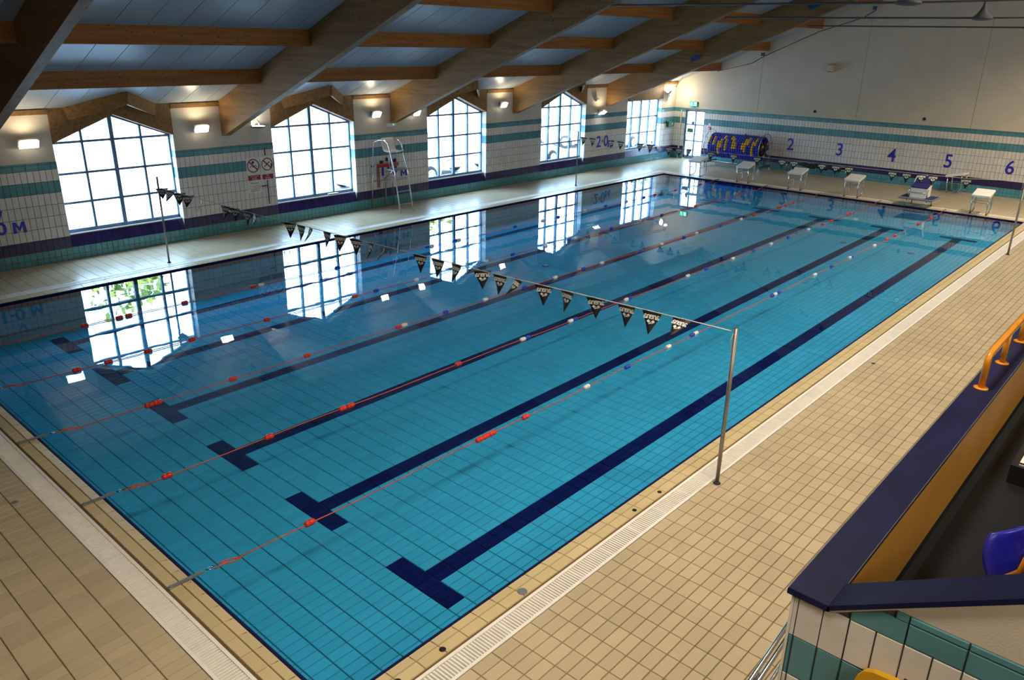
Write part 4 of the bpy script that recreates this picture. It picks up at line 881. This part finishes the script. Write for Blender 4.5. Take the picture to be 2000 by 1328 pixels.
MB().lathe([(.06, -.06), (.17, -.045), (.22, .0), (.205, .0), (.16, -.03), (.05, -.04)], (8.42, YW-.28, 2.68), Z, 20).build('dish', 'blkp', t); MB().lathe([(.001, 0), (.16, 0), (.16, .008), (.001, .008)], (8.42, YW-.28, 2.665), Z, 20).build('glass', 'lampglow', t)
m = MB(); m.box((8.33, YW-.1, 2.75), (.1, .16, .1)); m.build('gear_box', 'plastic', t); MB().tube([(8.36, YW-.16, 2.8), (8.42, YW-.2, 2.86), (8.46, YW-.24, 2.78), (8.45, YW-.26, 2.68)], .012, 8).build('bracket_arm', 'chrome', t); MB().bar((8.42, YW, 2.62), (8.42, YW-.2, 2.64), .05, .03).build('bracket', 'blkp', t)
l = lamp('uplight_beam', 'SPOT', (8.42, YW-.28, 2.74), 40, (1, .9, .72), size=.05); l.data.spot_size = 2.4; l.data.spot_blend = .7; aim(l, (8.42, YW-.28, 5))
t = thing('wall_floodlight', 'glowing floodlight on a rod in the far corner', 'lamp', (28.6, YW, 2.8), 'floodlights along the window wall')
R = Matrix.Rotation(.5, 3, 'X') @ Matrix.Rotation(.5, 3, 'Y'); c = Vector((28.55, YW-.2, 2.80))
m = MB(); m.rbox(c, (.3, .12, .2), .03, R); m.build('housing', 'plastic', t); m = MB(); m.box(c+R @ Vector((0, -.062, 0)), (.27, .008, .17), R); m.build('glass', 'lampglow', t)
MB().tube([c, c+Vector((.3, -.35, .72))], .014, 6).build('rod', 'chrome', t); MB().bar((28.55, YW, 2.8), (28.55, YW-.15, 2.8), .05, .03).build('bracket', 'grey', t)
l = lamp('floodlight_beam', 'POINT', c+Vector((.12, -.22, .10)), 45, (1, .86, .58), size=.06)
# ---- small fittings on the walls
t = thing('exit_sign', 'lit green fire exit sign above the glazed door', 'sign', (XF, 13.95, 2.38)); MB().box((XF-.03, 13.95, 2.385), (.05, .37, .20)).build('case', 'green', t); MB().box((XF-.058, 13.95, 2.385), (.006, .35, .18)).build('face', 'exitglow', t)
m = MB(); xx = XF-.064
m.lathe([(.001, 0), (.018, 0), (.018, .002), (.001, .002)], (xx, 14.04, 2.44), (-1, 0, 0), 10)
for a, b in (((14.04, 2.42), (14.06, 2.36)), ((14.06, 2.36), (14.10, 2.32)), ((14.06, 2.36), (14.03, 2.31)), ((14.04, 2.41), (13.99, 2.39)), ((14.045, 2.41), (14.09, 2.395))): m.bar((xx, *a), (xx, *b), .002, .02, (1, 0, 0)) if False else m.tube([(xx, *a), (xx, *b)], .010, 5)
m.box((xx, 13.86, 2.39), (.003, .09, .14)); m.build('pictogram', 'exitwhite', t); MB().box((XF-.03, 13.95, 2.272), (.05, .16, .03)).build('mount', 'green', t)
t = thing('fire_call_point', 'red fire call point with a notice beside the exit door', 'call point', (XF, 13.10, 1.42)); MB().rbox((XF-.03, 13.08, 1.42), (.06, .11, .11), .01).build('box', 'red', t); MB().box((XF-.062, 13.08, 1.42), (.004, .06, .06)).build('glass', 'plastic', t); MB().box((XF-.006, 13.10, 1.58), (.006, .08, .09)).build('notice', 'print', t)
t = thing('first_aid_box', 'dark green first aid box on the window wall near the corner', 'box', (28.92, YW, 1.5)); MB().rbox((28.92, YW-.07, 1.5), (.50, .14, .27), .03).build('box', 'green', t); MB().box((28.92, YW-.142, 1.56), (.50, .006, .015)).build('lid_seam', 'dark', t); m = MB(); m.box((28.98, YW-.145, 1.51), (.10, .006, .03)); m.box((28.98, YW-.145, 1.51), (.03, .006, .10)); m.build('cross', 'print', t)
t = thing('loudspeaker', 'small beige box loudspeaker high on the end wall', 'speaker', (XF, 8.1, 4.05)); MB().rbox((XF-.14, 8.12, 4.06), (.26, .30, .26), .03).build('case', 'beige', t); MB().box((XF-.2, 8.12, 3.925), (.12, .2, .02)).build('grille', 'grey', t); MB().box((XF-.01, 8.12, 4.06), (.02, .2, .2)).build('mount', 'grey', t)
for y, lb in ((8.55, 'round dark vent on the end wall above figure 3'), (4.5, 'round dark vent on the end wall above figures 4 and 5')):
    t = thing('wall_vent', lb, 'vent', (XF, y, 2.42), 'round wall vents'); MB().lathe([(.001, 0), (.062, 0), (.062, .02), (.045, .03), (.045, .015), (.001, .015)], (XF, y, 2.42), (-1, 0, 0), 18).build('ring', 'grey', t); MB().lathe([(.001, .012), (.044, .012), (.044, .017), (.001, .017)], (XF, y, 2.42), (-1, 0, 0), 14).build('grille', 'dark', t)
t = thing('emergency_light', 'white emergency light with a green lamp under the second beam end', 'lamp', (12.97, YW, 2.42)); MB().rbox((12.97, YW-.04, 2.42), (.34, .08, .10), .015).build('case', 'plastic', t); MB().box((13.03, YW-.083, 2.425), (.02, .006, .02)).build('indicator', 'led', t)
t = thing('wall_sensor', 'small white sensor on the pier right of the fourth window', 'sensor', (23.3, YW, 2.85)); m = MB(); m.box((23.3, YW-.02, 2.9), (.06, .04, .26)); m.build('stem', 'plastic', t); m = MB(); m.rbox((23.32, YW-.06, 2.74), (.22, .12, .12), .03); m.build('head', 'plastic', t)
for x, y, lb in ((24.0-.02, 11.0, 'blue fitting on the side of the furthest beam, lower one'), (24.0-.02, 6.9, 'blue fitting on the side of the furthest beam, at the top edge')):
    t = thing('beam_uplight', lb, 'lamp', (x, y, ceil_z(y)-.45), 'blue fittings on the beams'); R = Matrix.Rotation(math.atan(-SL), 3, 'X'); MB().rbox((x-.05, y, ceil_z(y)-.5), (.14, .36, .14), .02, R).build('case', 'bluepaint', t); MB().box((x-.05, y, ceil_z(y)-.42), (.10, .30, .02), R).build('lens', 'grey', t)
t = thing('roof_cable', 'thin dark cable strung under the purlins by the gable wall', 'cable', (29.2, 10, 4.3)); MB().tube([(29.2, 12.9, 3.78), (29.25, 11.4, 4.15), (29.2, 10.9, 4.42), (29.2, 9.6, 5.0), (29.2, 8.8, 5.35), (29.2, 7.2, 5.85), (29.2, 6.8, 6.1)], .014, 6).build('cable', 'blkp', t); MB().box((29.2, 10.95, 4.5), (.1, .12, .12)).build('clip', 'bluepaint', t); MB().box((29.2, 6.85, 6.17), (.1, .12, .12)).build('clip', 'bluepaint', t)
# ---- tie rods with trumpet bosses
for x, yb, z, lb in ((13.08, .77, 5.54, 'topmost of the three grey tie rods with a trumpet boss'), (18.55, .83, 5.46, 'middle grey tie rod with a full trumpet boss in view'), (24.1, .83, 5.39, 'lowest of the three grey tie rods, boss cut by the frame')):
    t = thing('tie_rod', lb, 'tie rod', (x, yb, z), 'tie rods under the beams'); MB().tube([(x, 7.15, z+.05), (x, yb, z), (x, -5.5, z+.05)], .021, 8).build('rod', 'rodgrey', t)
    MB().lathe([(.10, -.055), (.20, -.035), (.235, 0), (.20, .02), (.15, .06), (.10, .12), (.06, .19), (.035, .27), (.022, .34)], (x, yb, z), Z, 20).build('boss', 'rodgrey', t); MB().tube([(x, yb, z+.3), (x, yb, ceil_z(yb)-.85)], .018, 8).build('hanger', 'steel', t)
# ---- sockets and drains in the deck
for k, (x, y, r, lb) in enumerate(((.50, -.16, .03, 'small dark socket in the coping closest to the bottom edge'), (.985, -.165, .03, 'small dark socket in the coping left of the round drain'), (2.0, -.165, .048, 'round metal drain in the near right coping'), (3.86, -.165, .026, 'dark socket in the coping left of the near post, lower one'), (4.37, -.165, .026, 'dark socket in the coping just left of the near post'), (10.13, -.60, .03, 'small dark socket in the deck midway along the right side'), (-.69, 4.85, .035, 'grey socket cover in the tiles at the left edge'))):
    t = thing('deck_socket', lb, 'socket', (x, y, 0), 'sockets in the deck'); MB().lathe([(r*.72, .0005), (r, .0005), (r, .004), (r*.72, .004)], (x, y, 0), n=18).build('rim', 'grey' if r > .034 else 'blkp', t)
    MB().lathe([(.001, .001), (r*.72, .001), (r*.72, .0025), (.001, .0025)], (x, y, 0), n=18).build('cover', 'grey' if r > .034 else 'dark', t)
# ---- stand: orange rail, seats, step block, sign, trolley
t = thing('orange_rail', 'orange tubular rail bolted to the navy capping', 'rail', (4.371, -3.0, 2.2)); zr2 = 2.495
MB().tube([(4.371, -3.0, 2.2), (4.375, -3.0, 2.42), (4.39, -3.0, 2.465), (4.43, -3.0, zr2-.008), (4.5, -3.0, zr2), (26, -3.0, zr2)], .026, 12).build('rail_tube', 'orange', t)
for k in range(1, 29): x = 4.371+.742*k; MB().tube([(x, -3.0, 2.2), (x, -3.0, zr2)], .024, 12).build('post', 'orange', t)
for k in range(29): x = 4.371+.742*k; MB().lathe([(.055, 0), (.055, .008), (.03, .012)], (x, -3.0, 2.2), n=18).build('flange', 'orange', t)
def seat(x, y, z, label, rz=0):
    t = thing('stadium_seat', label, 'seat', (0, 0, 0), 'blue tip-up seats in the stand')
    def shell(w_, h, th, c, lean):
        R = Matrix.Rotation(lean, 3, 'X'); o = MB(); n = 9; vs = []
        for i in range(n):
            v = -1+2*i/(n-1); ww_ = w_/2*(1-.30*max(0, v)**2-.22*max(0, -v)**3)
            for j in range(n): u = -1+2*j/(n-1); vs.append(Vector(c) + R @ Vector((u*ww_, .05*(1-u*u)+.02*v*v, v*h/2)))
        o.add(vs, [(i*n+j, i*n+j+1, (i+1)*n+j+1, (i+1)*n+j) for i in range(n-1) for j in range(n-1)], True); return o
    for nm, a in (('back_shell', (.42, .40, .04, (0, .20, .61), -.22)), ('seat_pan', (.42, .34, .04, (0, -.02, .42), .42))):
        o = shell(*a).build(nm, 'bluep', t); q = o.modifiers.new('s', 'SOLIDIFY'); q.thickness = .04; q = o.modifiers.new('b', 'BEVEL'); q.width = .012; q.segments = 2
    for s in (-.225, .225): MB().tube([(s, .24, .66), (s, .22, .52), (s, .10, .36), (s, .02, .30), (s, .06, .24), (s, .12, .17)], .018, 8).build('frame_tube', 'orange', t)
    MB().tube([(-.225, .08, .34), (.225, .08, .34)], .016, 8).build('cross_tube', 'orange', t)
    t.location = (x, y, z); t.rotation_euler = (0, 0, rz); return t
seat(2.74, -3.64, 1.33, 'blue plastic seat on an orange frame behind the side capping', PI-.52); seat(3.19, -3.90, 1.33, 'second blue seat with its orange frame cut by the right frame edge', PI-.52)
t = thing('step_block', 'black step block with a pale nosing at the right frame edge', 'step', (5.2, -3.8, 1.5)); MB().box2((4.29, -4.45, 1.5), (8.0, -3.345, 1.66)) .build('riser', 'blkp', t); m = MB(); m.box2((4.33, -4.4, 1.66), (8.0, -3.40, 1.665)); m.build('tread', 'bluepaint', t); m = MB(); m.box2((4.33, -3.43, 1.66), (8.0, -3.395, 1.672)); m.box2((4.325, -4.4, 1.66), (4.36, -3.395, 1.672)); m.build('nosing', 'plastic', t)
t = thing('wet_floor_sign', 'yellow folding floor sign standing against the tiled parapet', 'sign', (.80, -3.5, 0))
YS = .875; P = [(-3.335, .0), (-3.30, 1.84), (-3.315, 1.90), (-3.34, 1.945), (-3.38, 1.965), (-3.50, 1.975), (-3.62, 1.965), (-3.66, 1.945), (-3.685, 1.90), (-3.70, 1.84), (-3.665, 0)]
m = MB(); P = [(y, z+.03 if z > 1 else z) for y, z in P]; m.prism([(YS-.06, y, z) for y, z in P], (.022, 0, 0)); m.build('front_leaf', 'yellow', t); m = MB(); m.prism([(YS-.02, y+(.0), z-.02) for y, z in P], (.02, 0, 0)); m.build('back_leaf', 'yellow', t)
m = MB(); m.prism([(YS-.063, y, z) for y, z in ((-3.435, 1.965), (-3.425, 1.945), (-3.44, 1.915), (-3.56, 1.915), (-3.575, 1.945), (-3.56, 1.965))], (.004, 0, 0)); m.build('hand_slot', 'dark', t); MB().box((YS-.03, -3.52, 1.995), (.05, .03, .02)).build('hinge', 'blkp', t)
t = thing('poolside_trolley', 'chrome railed trolley with a dark tray beside the parapet corner', 'trolley', (1.6, -2.6, 0))
for y in (-2.5, -2.545): MB().tube([(2.6, y, .90), (2.29, y, .862), (1.68, y, .738), (1.3, y, .66), (1.22, y, .60), (1.2, y, .06)], .017, 10).build('upper_rail', 'chrome', t)
MB().tube([(2.6, -2.5, .52), (2.27, -2.5, .471), (2.0, -2.5, .41), (1.3, -2.5, .30)], .015, 8).build('lower_rail', 'chrome', t); MB().tube([(2.6, -2.5, .90), (2.6, -2.5, .06)], .017, 8).build('back_post', 'chrome', t)
m = MB(); m.rbox((1.66, -2.68, .60), (.34, .38, .14), .02); m.build('tray', 'blkp', t); m = MB(); m.box2((1.48, -2.50, .67), (1.84, -2.47, .69)); m.build('tray_rim', 'plastic', t)
for x in (1.3, 2.5): MB().lathe([(.02, -.015), (.055, -.015), (.055, .015), (.02, .015)], (x, -2.52, .056), Y, 14).build('wheel', 'blkp', t)
MB().tube([(1.66, -2.68, .56), (1.66, -2.68, .08), (2.5, -2.55, .08)], .015, 8).build('tray_post', 'steel', t)
# ---- things left on the window sills
def crumple(name, label, x, z, sx, sz, m_):
    vs = []; n = 9; rg = random.Random(int(x*10)); o = MB()
    for i in range(5):
        for k in range(n): a = 2*PI*k/n; r = (.3, .9, 1, .7, .15)[i]*(.8+.4*rg.random()); vs.append((x+sx*r*math.cos(a), YW+.18+.04*r*math.sin(a), z+sz*(0, .15, .5, .8, 1)[i]))
    o.add(vs, [(i*n+k, i*n+(k+1) % n, (i+1)*n+(k+1) % n, (i+1)*n+k) for i in range(4) for k in range(n)], True); return tag(o.build(name, m_, org=(x, YW+.1, z)), label, 'bundle')
crumple('cloth_bundle', 'pale crumpled cloth on the sill of the fifth window', 27.6, .56, .35, .16, 'plastic')
crumple('paper_bundle', 'folded white paper on the sill of the second window', 10.9, .56, .22, .05, 'plastic')
